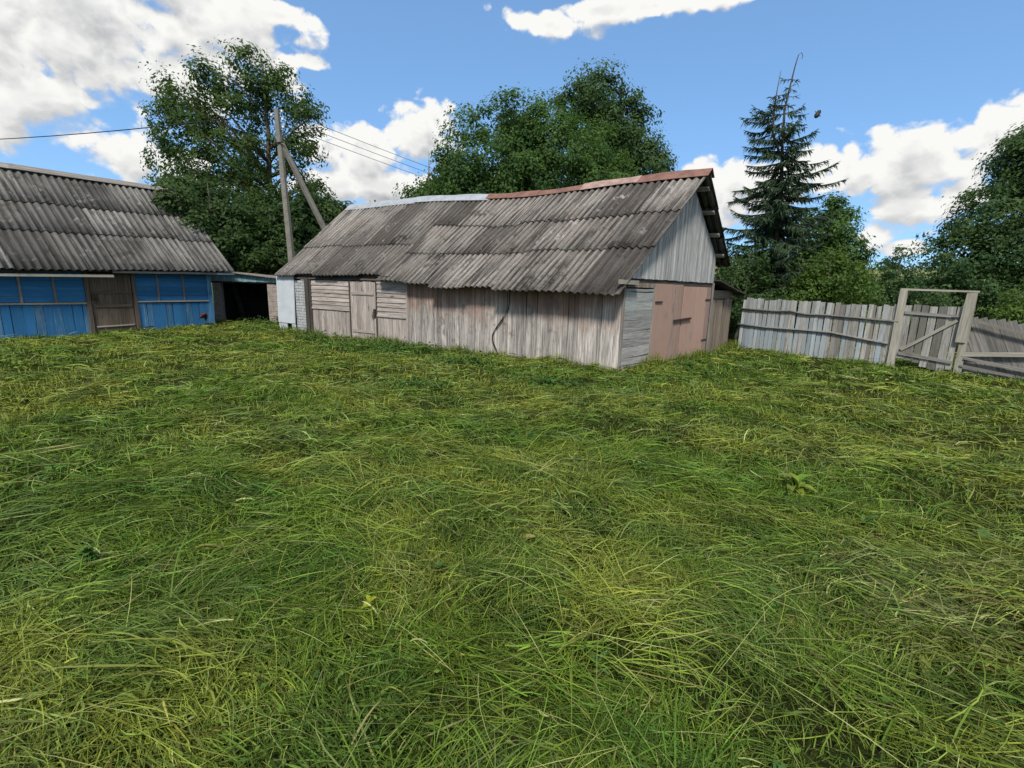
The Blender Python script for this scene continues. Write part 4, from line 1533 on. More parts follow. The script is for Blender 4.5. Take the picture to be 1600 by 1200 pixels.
make_tree('low_bush', 'low dark bush between the annex roof and the spruce', (9.4, 20.2, -0.1),
          [(9.2, 20.4, 1.6, 1.0, 0.8, 1.3), (10.4, 20.2, 1.4, 1.2, 0.8, 1.2), (9.7, 21.2, 2.8, 1.2, 0.8, 1.2)],
          95, 75, 0.42, 0.13, GREEN_DARK, trunk_r=0.06, limbs=10, seed=15)
make_tree('far_tree', 'distant small tree seen in the gap above the gate', (31.2, 40, -0.1),
          [(31.0, 40, 3.4, 1.3, 1.2, 1.8), (30.3, 40, 2.2, 1.5, 1.2, 1.8), (32.2, 40, 2.3, 1.5, 1.2, 1.7), (31.3, 40, 5.0, 0.6, 0.6, 0.7)],
          110, 60, 0.5, 0.2, GREEN_BLUE, trunk_r=0.15, limbs=12, seed=16)
make_tree('far_tree', 'distant low tree left of the gate post top, under the clouds', (28.4, 42, -0.1),
          [(28.6, 42, 1.9, 1.7, 1.2, 1.5), (30.2, 42, 1.6, 1.6, 1.2, 1.4)],
          70, 60, 0.5, 0.2, GREEN_MID, trunk_r=0.12, limbs=8, seed=17)
make_tree('large_tree', 'large full tree leaning into the picture at its right edge', (27.5, 26, -0.1),
          [(26.6, 26, 8.2, 2.4, 2.0, 2.4), (28.5, 26, 9.0, 3.0, 2.5, 3.0), (24.8, 26, 5.6, 2.2, 2.0, 2.2), (23.5, 25.6, 3.6, 1.8, 1.8, 1.8), (26.5, 25.4, 4.4, 2.6, 2.0, 2.6), (29.8, 25.6, 5.2, 3.0, 2.2, 3.0),
           (23.2, 25.2, 1.8, 2.0, 1.6, 1.6), (27.0, 24.6, 2.0, 2.6, 1.6, 1.9)],
          720, 130, 0.60, 0.17, GREEN_BLUE, trunk_r=0.34, limbs=40, seed=18)
make_tree('light_shrub', 'light green shrub behind the sagging fence right of the gate', (18.7, 17.4, -0.1),
          [(18.4, 17.4, 1.6, 0.8, 0.7, 0.9), (19.4, 17.3, 1.3, 0.9, 0.7, 0.9), (17.7, 17.3, 0.9, 0.8, 0.6, 0.8), (18.6, 17.4, 2.3, 0.4, 0.4, 0.5)],
          70, 65, 0.36, 0.12, GREEN_LIGHT, trunk_r=0.05, limbs=12, seed=19)


def build_spruce():
    rng = np.random.default_rng(21)
    B = Vector((11.9, 22.6, -0.1))
    t = thing('spruce_tree', B, 'tall dark spruce with a thin forked top hooked over at the tip', 'tree')
    VV, QQ, TT = [], [], []

    def add(pts, rads, n=6):
        b = len(VV)
        v, q, tr = tube_mesh('x', [Vector(p) - B for p in pts], rads, n)
        VV.extend(v)
        QQ.extend([tuple(i + b for i in f_) for f_ in q])
        TT.extend([tuple(i + b for i in f_) for f_ in tr])
    lead = [(11.9, 22.6, -0.2), (11.85, 22.6, 3), (11.8, 22.6, 6), (11.55, 22.6, 8.2), (11.45, 22.6, 9.6), (11.58, 22.6, 10.7), (11.66, 22.6, 11.3), (11.74, 22.6, 11.72), (11.86, 22.6, 11.82), (11.93, 22.6, 11.7), (11.90, 22.6, 11.58)]
    rl = [0.17, 0.14, 0.10, 0.06, 0.045, 0.032, 0.024, 0.020, 0.017, 0.014, 0.010]
    add(lead, rl, 7)
    fork = [(11.62, 22.6, 7.6), (11.05, 22.55, 8.6), (10.98, 22.55, 9.6), (11.0, 22.55, 10.3), (11.06, 22.55, 11.1)]
    add(fork, [0.055, 0.045, 0.032, 0.020, 0.010], 6)

    def along(path, z):
        for a, b in zip(path[:-1], path[1:]):
            if a[2] <= z <= b[2]:
                f = (z - a[2]) / (b[2] - a[2] + 1e-9)
                return Vector(a).lerp(Vector(b), f)
        return Vector(path[-1])
    strips = []     # (p, axis, length, width)

    def branch(p, az, L, droop, dens, r0):
        """drooping bough with upturned tip, hung with needle twigs"""
        h = Vector((math.cos(az), math.sin(az), 0))
        side = Vector((-h.y, h.x, 0))
        n = 7
        pts = []
        for k in range(n):
            f = k / (n - 1)
            z = -droop * L * (f ** 1.3) + 0.30 * L * max(0, f - 0.55) ** 1.5 * 1.3
            pts.append(p + h * (L * f) + Vector((0, 0, z)) + side * (rng.normal() * 0.02 * L))
        add(pts, [r0 * (1 - 0.8 * k / (n - 1)) + 0.004 for k in range(n)], 4)
        m = int(L * dens)
        for i in range(m):
            f = 0.12 + 0.88 * (i + rng.random()) / m
            k = min(int(f * (n - 1)), n - 2)
            q = pts[k].lerp(pts[k + 1], f * (n - 1) - k)
            d = (pts[k + 1] - pts[k]).normalized()
            for sgn in (-1, 1):
                tl = (0.20 + 0.36 * (1 - f) * min(L, 2.2) / 1.5) * rng.uniform(0.6, 1.25)
                ax = (side * sgn * rng.uniform(0.35, 1.0) + d * 0.75 + Vector((0, 0, rng.uniform(-0.95, 0.0)))).normalized()
                strips.append((q, ax, tl))
            if rng.random() < 0.6:
                ax = (d * 0.5 + Vector((0, 0, -1)) + side * rng.normal() * 0.3).normalized()
                strips.append((q, ax, rng.uniform(0.15, 0.38)))
        strips.append((pts[-1], (pts[-1] - pts[-2]).normalized(), 0.2))
    z = 0.5
    while z < 8.2:
        f = z / 11.5
        L0 = 2.9 * (1 - f) ** 0.75 + 0.15
        k = 9 if z < 4.5 else 8 if z < 7 else 6
        ph = rng.random() * 6.28
        for i in range(k):
            L = L0 * rng.uniform(0.38, 1.22)
            branch(along(lead, z + rng.uniform(-0.28, 0.28)), ph + 6.283 * i / k + rng.normal() * 0.45, L, 0.10 + 0.18 * (1 - f) + rng.normal() * 0.15, 27 if z < 5 else 24, 0.022)
        z += 0.27 if z < 5.5 else 0.31
    while z < 11.3:
        for path, ok in ((lead, z < 11.0), (fork, 8.6 < z < 10.2)):
            if not ok:
                continue
            for i in range(4 if z < 10 else 3):
                L = (1.35 if z < 9.6 else 0.75) * (1 - (z - 8.2) / 4.6) * rng.uniform(0.6, 1.25)
                branch(along(path, z), rng.random() * 6.283, L, 0.10 + rng.normal() * 0.16, 14 if z < 10 else 8, 0.012)
        z += 0.34
    # a long bough sticking out on the right
    branch(Vector((11.85, 22.6, 6.55)), -0.1, 2.5, 0.02, 16, 0.025)
    branch(Vector((11.7, 22.6, 7.4)), -0.25, 1.7, 0.05, 16, 0.02)
    obj('trunk', fast_mesh('trunk', VV, QQ, TT, smooth=True), M['bark'], t, Matrix.Translation(B))
    # needle twigs: two crossed narrow strips each
    P = np.array([s[0] for s in strips]) - np.array(B)
    A = np.array([s[1] for s in strips])
    L = np.array([s[2] for s in strips])
    n = len(P)
    Vs, Ts, Cs = [], [], []
    base = 0
    for w in range(2):
        r = RNG.normal(size=(n, 3))
        b = np.cross(A, r)
        b /= np.linalg.norm(b, axis=1, keepdims=True)
        wd = rng.uniform(0.016, 0.032, n)[:, None]
        V = np.empty((n, 5, 3))
        V[:, 0] = P - b * wd * 0.5
        V[:, 1] = P + b * wd * 0.5
        mid = P + A * L[:, None] * 0.55 + np.array([0, 0, -0.03]) * L[:, None]
        V[:, 2] = mid + b * wd * 0.7
        V[:, 3] = mid - b * wd * 0.7
        V[:, 4] = P + A * L[:, None] + np.array([0, 0, -0.12]) * L[:, None]
        i = np.arange(n)[:, None] * 5 + base
        Ts.append(np.concatenate([i + np.array([[0, 1, 2]]), i + np.array([[0, 2, 3]]), i + np.array([[3, 2, 4]])]))
        f = rng.random((n, 1))
        c = np.array([0.028, 0.060, 0.031]) * (1 - f) + np.array([0.062, 0.104, 0.050]) * f
        Cs.append(np.repeat(c[:, None], 5, 1).reshape(-1, 3))
        Vs.append(V.reshape(-1, 3))
        base += n * 5
    obj('crown', fast_mesh('crown', np.concatenate(Vs), None, np.concatenate(Ts), np.concatenate(Cs)), M['needle'], t, Matrix.Translation(B))


build_spruce()


def build_far_wood():
    rng = np.random.default_rng(33)
    blobs = []
    for k in range(46):
        x = rng.uniform(-230, 330)
        y = 175 + rng.uniform(-15, 25) + abs(x) * 0.05
        h = rng.uniform(3.5, 6.5)
        blobs.append((x, y, h * 0.8, rng.uniform(4, 9), 4, h))
    for k in range(26):
        x = rng.uniform(60, 150) if k % 2 else rng.uniform(-200, 300)
        y = 420
        z = 24
        blobs.append((x * 2.6, y, z + 2, rng.uniform(9, 18), 6, rng.uniform(5, 8)))
    C, P, outw, idx = crown_points(blobs, 1500, 14, 2.2, rng, 0.3)
    col = np.array([0.040, 0.070, 0.034]) * rng.uniform(0.7, 1.3, (len(P), 1))
    V, T, CC = leaf_mesh('far_wood', P, outw, 1.7 * rng.uniform(0.6, 1.3, len(P)), col, 0.8)
    tag(obj('far_wood', fast_mesh('far_wood', V, None, T, CC), M['leaf']), 'far-off line of trees on the rise behind the yard', 'woodland', kind='stuff')


build_far_wood()
# ------------------------------------------------------------------ mown grass
def blades(P, ang, L, W, rise, bend, curl, roll, col, rows, ground):
    """ribbon blades: root P, heading ang, length L, width W; rise = start slope, bend = how it falls back"""
    n = len(P)
    t = np.linspace(0, 1, rows)[None, :]
    a = ang[:, None] + curl[:, None] * t
    ca, sa = np.cos(a), np.sin(a)
    step = (L / (rows - 1))[:, None]
    sl = rise[:, None] - bend[:, None] * t            # slope angle along the blade
    dx = np.cos(sl) * ca * step
    dy = np.cos(sl) * sa * step
    dz = np.sin(sl) * step
    z0 = np.zeros((n, 1))
    X = P[:, :1] + np.concatenate([z0, np.cumsum(dx[:, :-1], 1)], 1)
    Y = P[:, 1:2] + np.concatenate([z0, np.cumsum(dy[:, :-1], 1)], 1)
    Z = P[:, 2:3] + np.concatenate([z0, np.cumsum(dz[:, :-1], 1)], 1)
    Z = np.maximum(Z, ground[:, None] + 0.004 + 0.01 * RNG.random((n, 1)))
    # width vector: sideways, rolled about the blade
    wx = -sa * np.cos(roll)[:, None] - np.sin(sl) * ca * np.sin(roll)[:, None]
    wy = ca * np.cos(roll)[:, None] - np.sin(sl) * sa * np.sin(roll)[:, None]
    wz = np.cos(sl) * np.sin(roll)[:, None]
    prof = np.array([0.7, 1.0, 0.95, 0.75, 0.5])[:rows - 1] if rows <= 6 else np.linspace(1, .5, rows - 1)
    m = 2 * (rows - 1) + 1
    V = np.empty((n, m, 3), dtype=np.float32)
    for k in range(rows - 1):
        w = (W * prof[k] * 0.5)[:, None]
        c = np.stack([X[:, k], Y[:, k], Z[:, k]], -1)
        wv = np.stack([wx[:, k], wy[:, k], wz[:, k]], -1)
        V[:, 2 * k] = c - wv * w
        V[:, 2 * k + 1] = c + wv * w
    V[:, m - 1] = np.stack([X[:, -1], Y[:, -1], Z[:, -1]], -1)
    i = np.arange(n)[:, None] * m
    T = []
    for k in range(rows - 2):
        b = 2 * k
        T.append(i + np.array([[b, b + 1, b + 3]]))
        T.append(i + np.array([[b, b + 3, b + 2]]))
    b = 2 * (rows - 2)
    T.append(i + np.array([[b, b + 1, b + 2]]))
    return V.reshape(-1, 3), np.concatenate(T), np.repeat(col[:, None], m, 1).reshape(-1, 3)


def scatter(r0, r1, dens, half=None):
    """random points in the wedge the camera looks over (with room to step aside)"""
    if half is None:
        half = 72 if r1 < 4 else 62 if r1 < 7 else 56
    area = rad(half) * (r1 ** 2 - r0 ** 2)
    n = int(area * dens)
    r = np.sqrt(RNG.uniform(r0 ** 2, r1 ** 2, n))
    a = RNG.uniform(-rad(half), rad(half), n)
    return r * np.sin(a), r * np.cos(a) - 0.5


def flow(x, y):
    """heading of the cut swaths"""
    a = 0.20 + 2.6 * (N1.fbm(x * 0.33 + 9, y * 0.40 + 2, 3) - 0.5)
    a = a - 0.55 * sstep(x, 0.5, 4.5) + 0.30 * sstep(-x, 0.5, 4)
    a = a + 2.6 * (N5.fbm(x * 1.9 + 71, y * 1.9 + 13, 2) - 0.5)
    return a


G_FRESH = np.array([0.096, 0.156, 0.021])
G_YELL = np.array([0.161, 0.200, 0.034])
G_DEEP = np.array([0.051, 0.112, 0.020])
G_STRAW = np.array([0.25, 0.275, 0.095])
G_BLUE = np.array([0.077, 0.136, 0.039])
G_BROWN = np.array([0.100, 0.096, 0.034])


def grass_color(x, y, straw):
    n = len(x)
    a = N2.fbm(x * 0.55 + 11, y * 0.7 + 3, 3)[:, None]
    b = N4.fbm(x * 1.7 + 5, y * 2.1 + 40, 3)[:, None]
    r = RNG.random((n, 1))
    a = a + 0.07 * sstep(y, 4.0, 7.5)[:, None]
    c = G_FRESH * (1 - sstep(a, 0.42, 0.60)) + G_YELL * sstep(a, 0.42, 0.60)
    c = c * (1 - 0.65 * sstep(b, 0.52, 0.68)) + G_DEEP * 0.65 * sstep(b, 0.52, 0.68)
    c = c * (1 - 0.5 * sstep(b, 0.44, 0.30)) + G_BLUE * 0.5 * sstep(b, 0.44, 0.30)
    # a drier, browner patch towards the right front
    dry = np.exp(-(((x - 2.6) / 0.9) ** 2 + ((y - 2.55) / 0.55) ** 2))[:, None] * 0.5
    dry = np.maximum(dry, np.exp(-(((x + 2.0) / 0.7) ** 2 + ((y - 10.3) / 0.5) ** 2))[:, None] * 0.6)
    s = (r < straw + dry * 0.5)
    c = np.where(s, G_STRAW * (0.6 + 0.5 * RNG.random((n, 1))), c)
    br = RNG.random((n, 1)) < 0.035 + dry * 0.35
    c = np.where(br, G_BROWN, c)
    return c * (0.62 + 0.76 * RNG.random((n, 1)))


def build_grass():
    VV, TT, CC = [], [], []
    base = 0

    def put(v, t, c):
        nonlocal base
        VV.append(v)
        TT.append(t + base)
        CC.append(c)
        base += len(v)
    # (r0, r1, density per m2, width, length factor, rows)
    rings = [(0.8, 2.4, 9000, 0.0037, 0.85, 5), (2.4, 3.8, 6800, 0.0042, 0.95, 5), (3.8, 6.0, 4000, 0.0054, 1.0, 4),
             (6.0, 9.0, 1500, 0.0080, 1.0, 4), (9.0, 13.0, 760, 0.0115, 1.0, 4), (13.0, 23.0, 300, 0.017, 1.0, 4)]
    for (r0, r1, dens, w, lf, rows) in rings:
        # cut grass lying in locks: blades of one lock share heading, layer and colour
        nb = int(rad(56) * (r1 ** 2 - r0 ** 2) * dens * 0.66)
        per = 30 if r0 < 6 else 22
        cx, cy = scatter(r0, r1, dens * 0.66 / per)
        hole = N5.fbm(cx * 1.5 + 21, cy * 1.9 + 8, 3)
        k = RNG.random(len(cx)) > sstep(hole, 0.53, 0.64) * 0.86
        cx, cy = cx[k], cy[k]
        m = len(cx)
        ca = flow(cx, cy) + RNG.normal(0, 0.62, m) + np.pi * (RNG.random(m) < 0.4)
        ccurl = RNG.normal(0, 0.8, m)
        clay = RNG.random(m) ** 1.5
        cl = np.clip(RNG.lognormal(-1.62, 0.42, m), 0.08, 0.48)
        cspread = RNG.uniform(0.07, 0.40, m)
        cb = RNG.uniform(0.52, 1.5, m)
        ccol = np.stack([cb * RNG.uniform(0.86, 1.16, m), cb, cb * RNG.uniform(0.75, 1.25, m)], -1)
        i = np.repeat(np.arange(m), np.maximum(6, RNG.poisson(per, m)))
        n = len(i)
        al = RNG.normal(0, 0.16, n)
        ac = RNG.normal(0, 0.075, n)
        x = cx[i] + np.cos(ca[i]) * al - np.sin(ca[i]) * ac
        y = cy[i] + np.sin(ca[i]) * al + np.cos(ca[i]) * ac
        ang = ca[i] + RNG.normal(0, 1, n) * cspread[i] + 1.6 * ac
        L = lf * cl[i] * RNG.uniform(0.55, 1.35, n)
        curl = ccurl[i] + RNG.normal(0, 0.3, n)
        k = ~blocked(x, y)
        x, y, ang, L, curl, i = x[k], y[k], ang[k], L[k], curl[k], i[k]
        n = len(x)
        hh = hay_height(x, y)
        g = ground_z(x, y) + 0.35 * hh
        z = g + (0.02 + hh * 0.75) * clay[i] + RNG.random(n) * 0.025
        W = w * RNG.uniform(0.5, 1.3, n) * np.where(RNG.random(n) < 0.2, 1.8, 1.0)
        rise = RNG.normal(0.17, 0.22, n)
        bend = rise + RNG.uniform(0.0, 0.9, n)
        put(*blades(np.stack([x, y, z], -1), ang, L, W, rise, bend, curl, RNG.normal(0, 0.7, n), grass_color(x, y, 0.055) * ccol[i], rows, g))
        # standing stubble, thicker in patches
        x, y = scatter(r0, r1, dens * 0.42)
        pt = N3.fbm(x * 0.8 + 60, y * 1.0 + 20, 3)
        k = (~blocked(x, y)) & (RNG.random(len(x)) < (0.22 + 0.78 * sstep(pt, 0.44, 0.60)) * (1 - 0.85 * sstep(N5.fbm(x * 1.5 + 21, y * 1.9 + 8, 3), 0.54, 0.63)))
        x, y = x[k], y[k]
        n = len(x)
        hh = hay_height(x, y)
        g = ground_z(x, y) + 0.35 * hh
        L = RNG.uniform(0.05, 0.16, n) * (1 + 0.3 * (r0 > 5))
        put(*blades(np.stack([x, y, g], -1), RNG.uniform(0, 6.283, n), L, w * RNG.uniform(0.6, 1.3, n), RNG.normal(1.15, 0.25, n), RNG.uniform(0.1, 1.3, n),
                    RNG.normal(0, 0.4, n), RNG.normal(0, 0.5, n), grass_color(x, y, 0.07) * np.array([1.08, 1.06, 0.9]), min(rows, 4), g))
        # short dark undergrowth everywhere, so that thin places still read as turf
        x, y = scatter(r0, r1, dens * 0.34)
        k = ~blocked(x, y)
        x, y = x[k], y[k]
        n = len(x)
        g = ground_z(x, y) + 0.35 * hay_height(x, y)
        put(*blades(np.stack([x, y, g - 0.004], -1), RNG.uniform(0, 6.283, n), RNG.uniform(0.03, 0.09, n) * (1 + 0.5 * (r0 > 5)), w * RNG.uniform(0.6, 1.4, n), RNG.normal(0.7, 0.35, n),
                    RNG.uniform(0.0, 1.0, n), RNG.normal(0, 0.6, n), RNG.normal(0, 0.7, n), grass_color(x, y, 0.10) * 0.72, 3, g - 0.01))
        # long pale stalks lying on top
        x, y = scatter(r0, r1, dens * 0.005 + 3)
        k = ~blocked(x, y)
        x, y = x[k], y[k]
        n = len(x)
        hh = hay_height(x, y)
        g = ground_z(x, y) + 0.35 * hh
        ang = flow(x, y) + RNG.normal(0, 0.8, n) + np.pi * (RNG.random(n) < 0.5)
        c = np.where(RNG.random((n, 1)) < 0.5, G_STRAW, G_YELL * 1.25) * RNG.uniform(0.8, 1.25, (n, 1))
        put(*blades(np.stack([x, y, g + hh * 0.7 + 0.05 + 0.04 * RNG.random(n)], -1), ang, RNG.uniform(0.22, 0.6, n), w * RNG.uniform(0.5, 0.9, n), RNG.normal(0.08, 0.10, n),
                    RNG.uniform(0.0, 0.3, n), RNG.normal(0, 0.25, n), RNG.normal(0, 0.5, n), c, rows, g))
    # taller fringe against walls and fence
    def fringe(wall, s0, s1, out0, out1, per_m, hgt, w):
        n = int((s1 - s0) * per_m)
        s = RNG.uniform(s0, s1, n)
        o = RNG.uniform(out0, out1, n)
        x = wall.o.x + wall.u.x * s + wall.n.x * o
        y = wall.o.y + wall.u.y * s + wall.n.y * o
        g = ground_z(x, y)
        tuft = sstep(N1.fbm(s * 1.3 + 7, o * 2, 2), 0.35, 0.7)
        L = hgt * (0.35 + 0.9 * tuft) * RNG.uniform(0.5, 1.2, n)
        put(*blades(np.stack([x, y, g - 0.02], -1), RNG.uniform(0, 6.283, n), L, w * RNG.uniform(0.6, 1.3, n), RNG.normal(1.2, 0.25, n), RNG.uniform(0.1, 1.1, n),
                    RNG.normal(0, 0.4, n), RNG.normal(0, 0.5, n), grass_color(x, y, 0.05) * 0.9, 4, g - 0.03))
    fu = (F1 - F0).normalized()
    fn = Vector((fu.y, -fu.x, 0))
    if fn.y > 0:
        fn = -fn
    fringe(LONG, -0.2, 13.0, 0.03, 0.40, 300, 0.30, 0.012)
    fringe(GABLE, 0.0, 8.2, 0.06, 0.45, 300, 0.32, 0.012)
    fringe(BARN, -8.0, 0.6, 0.06, 0.45, 220, 0.22, 0.016)
    fringe(LEAN, -0.5, 3.4, 0.05, 0.9, 300, 0.28, 0.017)
    fringe(Wall(F0, fu, fn), -0.4, 4.4, 0.05, 0.5, 240, 0.20, 0.014)
    u2 = (F3 - F2).normalized()
    n2 = Vector((u2.y, -u2.x, 0))
    if n2.y > 0:
        n2 = -n2
    fringe(Wall(F1, (F2 - F1).normalized(), fn), 0, 1.4, -0.1, 0.5, 220, 0.16, 0.014)
    fringe(Wall(F2, u2, n2), 0.0, 4.0, 0.05, 0.5, 240, 0.20, 0.014)
    me = fast_mesh('mown_grass', np.concatenate(VV), None, np.concatenate(TT), np.concatenate(CC))
    tag(obj('mown_grass', me, M['grass']), 'long freshly cut grass lying in swaths across the yard', 'grass', kind='stuff')

    # small broad leaves mixed into the swaths and dark herbs near the shed
    Ps, Ns, Ss, Cs = [], [], [], []
    for (r0, r1, dens, sz) in ((1.1, 2.6, 650, 0.026), (2.6, 5.0, 330, 0.034), (5.0, 9.0, 90, 0.050), (9.0, 16.0, 30, 0.07)):
        x, y = scatter(r0, r1, dens * 2.2)
        pt = N4.fbm(x * 1.1 + 90, y * 1.3 + 33, 3)
        k = (~blocked(x, y)) & (RNG.random(len(x)) < 0.08 + 0.92 * sstep(pt, 0.52, 0.64))
        x, y = x[k], y[k]
        n = len(x)
        hh = hay_height(x, y)
        z = ground_z(x, y) + 0.35 * hh + RNG.random(n) * (0.05 + hh * 0.5)
        Ps.append(np.stack([x, y, z], -1))
        Ns.append(RNG.normal(0, 0.55, (n, 3)) + np.array([0, 0, 1.0]))
        Ss.append(sz * RNG.uniform(0.5, 1.4, n))
        f = RNG.random((n, 1))
        Cs.append((np.array([0.042, 0.100, 0.018]) * (1 - f) + np.array([0.13, 0.19, 0.036]) * f))
    for (cx, cy, rx, ry, num) in ((-4.4, 13.5, 1.1, 0.55, 900), (-2.9, 12.9, 0.9, 0.4, 700), (-1.2, 10.9, 1.0, 0.35, 600), (0.6, 8.8, 0.8, 0.3, 420), (-6.3, 15.2, 0.8, 0.5, 500),
                                  (-10.6, 19.9, 1.2, 0.5, 700), (4.2, 10.9, 0.9, 0.3, 420), (-1.6, 8.2, 0.8, 0.25, 350), (-9.2, 17.2, 0.8, 0.6, 450)):
        x = cx + RNG.normal(0, rx * 0.5, num)
        y = cy + RNG.normal(0, ry * 0.5, num)
        k = ~blocked(x, y)
        x, y = x[k], y[k]
        n = len(x)
        z = ground_z(x, y) + 0.03 + np.abs(RNG.normal(0, 0.10, n))
        Ps.append(np.stack([x, y, z], -1))
        Ns.append(RNG.normal(0, 0.6, (n, 3)) + np.array([0, -0.2, 0.8]))
        Ss.append(RNG.uniform(0.04, 0.11, n))
        f = RNG.random((n, 1))
        Cs.append((np.array([0.028, 0.072, 0.016]) * (1 - f) + np.array([0.07, 0.13, 0.028]) * f))
    # small rosettes and sprigs, many kinds mixed
    x, y = scatter(1.2, 8.5, 7.0)
    k = (~blocked(x, y)) & (RNG.random(len(x)) < 0.25 + 0.75 * sstep(N2.fbm(x * 0.9 + 44, y + 12, 2), 0.42, 0.6))
    x, y = x[k], y[k]
    rv, rt, rc = [], [], []
    nb = 0
    for xx, yy in zip(x, y):
        z0 = gz(xx, yy) + 0.5 * float(hay_height(xx, yy)) + random.uniform(0.0, 0.05)
        L0 = random.uniform(0.035, 0.12)
        asp = random.uniform(0.22, 0.55)
        cc = np.array([0.065, 0.135, 0.022]) * random.uniform(0.55, 1.5) * np.array([random.uniform(0.8, 1.5), 1, random.uniform(0.8, 2.0)])
        for j in range(random.randint(4, 9)):
            az = random.uniform(0, 6.283)
            ev = random.uniform(0.0, 1.0)
            d = np.array([math.cos(az) * math.cos(ev), math.sin(az) * math.cos(ev), math.sin(ev)])
            sd = np.array([-math.sin(az), math.cos(az), random.uniform(-.3, .3)])
            L = L0 * random.uniform(0.6, 1.2)
            p = np.array([xx, yy, z0]) + d * L * 0.15
            up = np.cross(d, sd)
            rv += [p, p + d * L * 0.45 + sd * L * asp * 0.5, p + d * L * 0.5 - up * L * 0.04, p + d * L * 0.45 - sd * L * asp * 0.5, p + d * L - np.array([0, 0, L * 0.22])]
            rt += [(nb, nb + 1, nb + 2), (nb, nb + 2, nb + 3), (nb + 1, nb + 4, nb + 2), (nb + 2, nb + 4, nb + 3)]
            rc += [cc * random.uniform(0.8, 1.2)] * 5
            nb += 5
    tag(obj('leaf_rosettes', fast_mesh('leaf_rosettes', np.array(rv), None, rt, np.array(rc)), M['grass']), 'low rosettes and sprigs of weeds showing between the cut grass', 'ground cover', kind='stuff')
    V, T, C_ = leaf_mesh('ground_herbs', np.concatenate(Ps), np.concatenate(Ns), np.concatenate(Ss), np.concatenate(Cs), 0.5, 0.3)
    tag(obj('ground_herbs', fast_mesh('ground_herbs', V, None, T, C_), M['grass']), 'small broad leaves and clover scattered through the cut grass', 'ground cover', kind='stuff')


build_grass()


# ------------------------------------------------------------------ single weeds that stand out
def blade_leaf(L, W, arch, col, n=6, wave=0.0, jag=0.0):
    """one broad leaf along local +x, arching in z, with a midrib fold"""
    V, Q = [], []
    for k in range(n + 1):
        f = k / n
        w = W * 0.5 * (math.sin(math.pi * min(1, f * 0.92 + 0.04)) ** 0.75) + 0.0015
        if jag and 0 < k < n:
            w *= 1.0 + (jag if k % 2 else -jag)
        x = L * f
        z = arch * L * math.sin(f * 2.0) * 0.6 - arch * L * 0.5 * f * f + wave * math.sin(f * 9) * W
        V += [(x, -w, z + w * 0.35), (x, 0, z), (x, w, z + w * 0.35)]
    for k in range(n):
        b = 3 * k
        Q += [(b, b + 1, b + 4, b + 3), (b + 1, b + 2, b + 5, b + 4)]
    return fast_mesh('leaf', V, Q, col=np.array([col] * len(V)), smooth=True)


def weed(name, label, x, y, n, L, W, arch, col, elev=(0.2, 1.0), jag=0.0, stem=0.0, group=None, base_up=-0.01):
    L *= 0.8
    z = gz(x, y) + 0.35 * float(hay_height(x, y)) + base_up
    t = thing(name, (x, y, z - base_up), label, 'plant', group)
    if stem:
        tube('stem', [(x, y, z - 0.05), (x + 0.005, y, z + stem * 0.5), (x + 0.01, y - 0.01, z + stem)], [0.004, 0.0035, 0.002], M['stem'], t, n=5)
    for k in range(n):
        az = 6.283 * k / n + random.uniform(-0.35, 0.35)
        el = random.uniform(*elev)
        c = tuple(v * g * random.uniform(0.8, 1.2) for v, g in zip(col, (1.15, 1.05, 0.7)))
        me = blade_leaf(L * random.uniform(0.7, 1.15), W * random.uniform(0.8, 1.15), arch, c, jag=jag)
        h = z + (stem * random.uniform(0.55, 1.0) if stem else 0)
        m = Matrix.Translation((x, y, h)) @ Matrix.Rotation(az, 4, 'Z') @ Matrix.Rotation(-el, 4, 'Y') @ Matrix.Rotation(random.uniform(-0.3, 0.3), 4, 'X')
        obj('leaf', me, M['grass'], t, m)
    return t


M['stem'] = plain('weed_stem', (0.10, 0.13, 0.03), 0.7, 0.2, 20)
weed('seedling', 'small bright yellow-green seedling with oval leaves in the front grass', -0.76, 2.36, 10, 0.065, 0.034, 0.3, (0.21, 0.275, 0.045), (0.0, 0.8), stem=0.10)
weed('dock_weed', 'broad-leaved pale green weed with drooping leaves, right of the middle', 2.65, 4.16, 8, 0.30, 0.075, 0.9, (0.115, 0.17, 0.045), (0.25, 1.1))
weed('dock_weed', 'pale upturned broad leaf lying in the grass right below the middle', 0.10, 3.17, 4, 0.15, 0.05, 0.7, (0.15, 0.20, 0.07), (0.1, 0.7))
weed('nettle_weed', 'dark green leafy weed clump in the left front grass', -2.68, 2.75, 30, 0.075, 0.036, 0.6, (0.036, 0.098, 0.024), (0.0, 1.1), jag=0.15, stem=0.12)
weed('dandelion_weed', 'dandelion with jagged leaves near the bottom edge, left of centre', -0.55, 1.72, 9, 0.14, 0.028, 0.6, (0.08, 0.14, 0.035), (0.3, 1.0), jag=0.3)
weed('dandelion_weed', 'jagged pale leaves lying on the cut grass, far right', 3.33, 3.88, 7, 0.13, 0.035, 0.5, (0.15, 0.20, 0.09), (0.05, 0.5), jag=0.3)
weed('dandelion_weed', 'jagged leaf rosette on the right, in front of the brown dry patch', 2.05, 2.02, 7, 0.13, 0.045, 0.5, (0.11, 0.17, 0.06), (0.1, 0.8), jag=0.25)
weed('plantain_weed', 'upright narrow-leaved weed at the bottom left corner', -1.55, 1.72, 9, 0.16, 0.016, 0.5, (0.085, 0.125, 0.03), (0.5, 1.25))
weed('plantain_weed', 'small leafy weed left of centre, halfway to the shed', -2.9, 6.1, 8, 0.16, 0.05, 0.5, (0.07, 0.12, 0.03), (0.2, 1.0))
weed('dock_weed', 'dark leafy tuft in front of the hanging cable', -0.9, 11.3, 12, 0.26, 0.10, 0.7, (0.030, 0.075, 0.020), (0.1, 0.9))
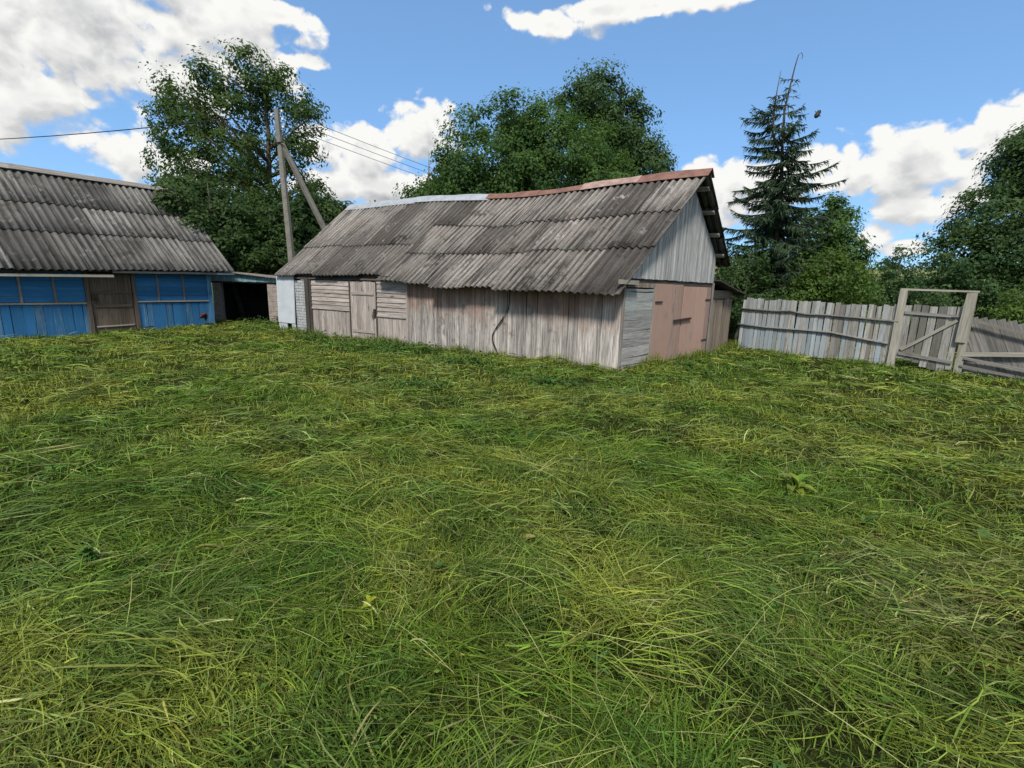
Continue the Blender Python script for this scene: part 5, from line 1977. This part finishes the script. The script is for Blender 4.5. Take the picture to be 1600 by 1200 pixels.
weed('dock_weed', 'dark leafy weed at the foot of the pink doors', 4.25, 11.35, 12, 0.28, 0.10, 0.7, (0.036, 0.085, 0.022), (0.2, 1.0))
weed('dock_weed', 'large leafy weed growing at the lean-to wall beside the white panel', -9.55, 19.6, 16, 0.50, 0.17, 0.7, (0.020, 0.058, 0.018), (0.3, 1.3))
t = weed('flowering_plant', 'dark red flowered plant at the right foot of the blue barn wall', -11.75, 18.25, 10, 0.28, 0.06, 0.5, (0.03, 0.085, 0.05), (0.4, 1.2), stem=0.35)
rm = plain('dark_red_petal', (0.09, 0.012, 0.016), 0.6, 0.3, 30)
for k in range(4):
    c = Vector((-11.75 + random.uniform(-0.12, 0.12), 18.25 - 0.05 * k, gz(-11.75, 18.25) + 0.42 + random.uniform(-0.06, 0.08)))
    tube('flower', [c - Vector((0, 0, 0.06)), c, c + Vector((0, 0, 0.05)), c + Vector((0, 0, 0.07))], [0.012, 0.075, 0.065, 0.02], rm, t, n=8)


# ------------------------------------------------------------------ flying insect near the spruce top
def build_insect():
    c = Vector((1.142, 2.0, 2.525))
    t = thing('flying_insect', c, 'small dark insect in flight against the sky beside the spruce top', 'insect')
    ax = Vector((0.55, 0.35, 0.75)).normalized()
    fs = (-1.0, -0.8, -0.4, -0.05, 0.15, 0.35, 0.6, 0.8, 1.0)
    rs = (0.0015, 0.0065, 0.0095, 0.0085, 0.0062, 0.0080, 0.0070, 0.0048, 0.001)
    tube('body', [c + ax * 0.0205 * f for f in fs], rs, M['black'], t, n=10, origin=c)
    wm, T, out = new_mat('insect_wing')
    principled(T, out, (0.10, 0.10, 0.11), 0.4, spec=0.4)
    side = ax.cross(Vector((0, 1, 0))).normalized()
    for s in (-1, 1):
        d = (side * s + ax * -0.25).normalized()
        n = ax.cross(d).normalized()
        up = n.cross(d).normalized()
        V = []
        o = c + ax * 0.003
        for f, w in ((0.0, 0.001), (0.35, 0.0030), (0.7, 0.0042), (0.95, 0.0025)):
            for q in (-1, 1):
                for e in (-1, 1):
                    V.append(tuple(o + d * (0.003 + 0.013 * f) + up * w * q + n * 0.00012 * e - c))
        Q = []
        for k in range(3):
            b = 4 * k
            for i, j in ((0, 1), (1, 3), (3, 2), (2, 0)):
                Q.append((b + i, b + j, b + 4 + j, b + 4 + i))
        Q += [(0, 2, 3, 1), (12, 13, 15, 14)]
        obj('wing', fast_mesh('wing', V, Q), wm, t, Matrix.Translation(c))


build_insect()
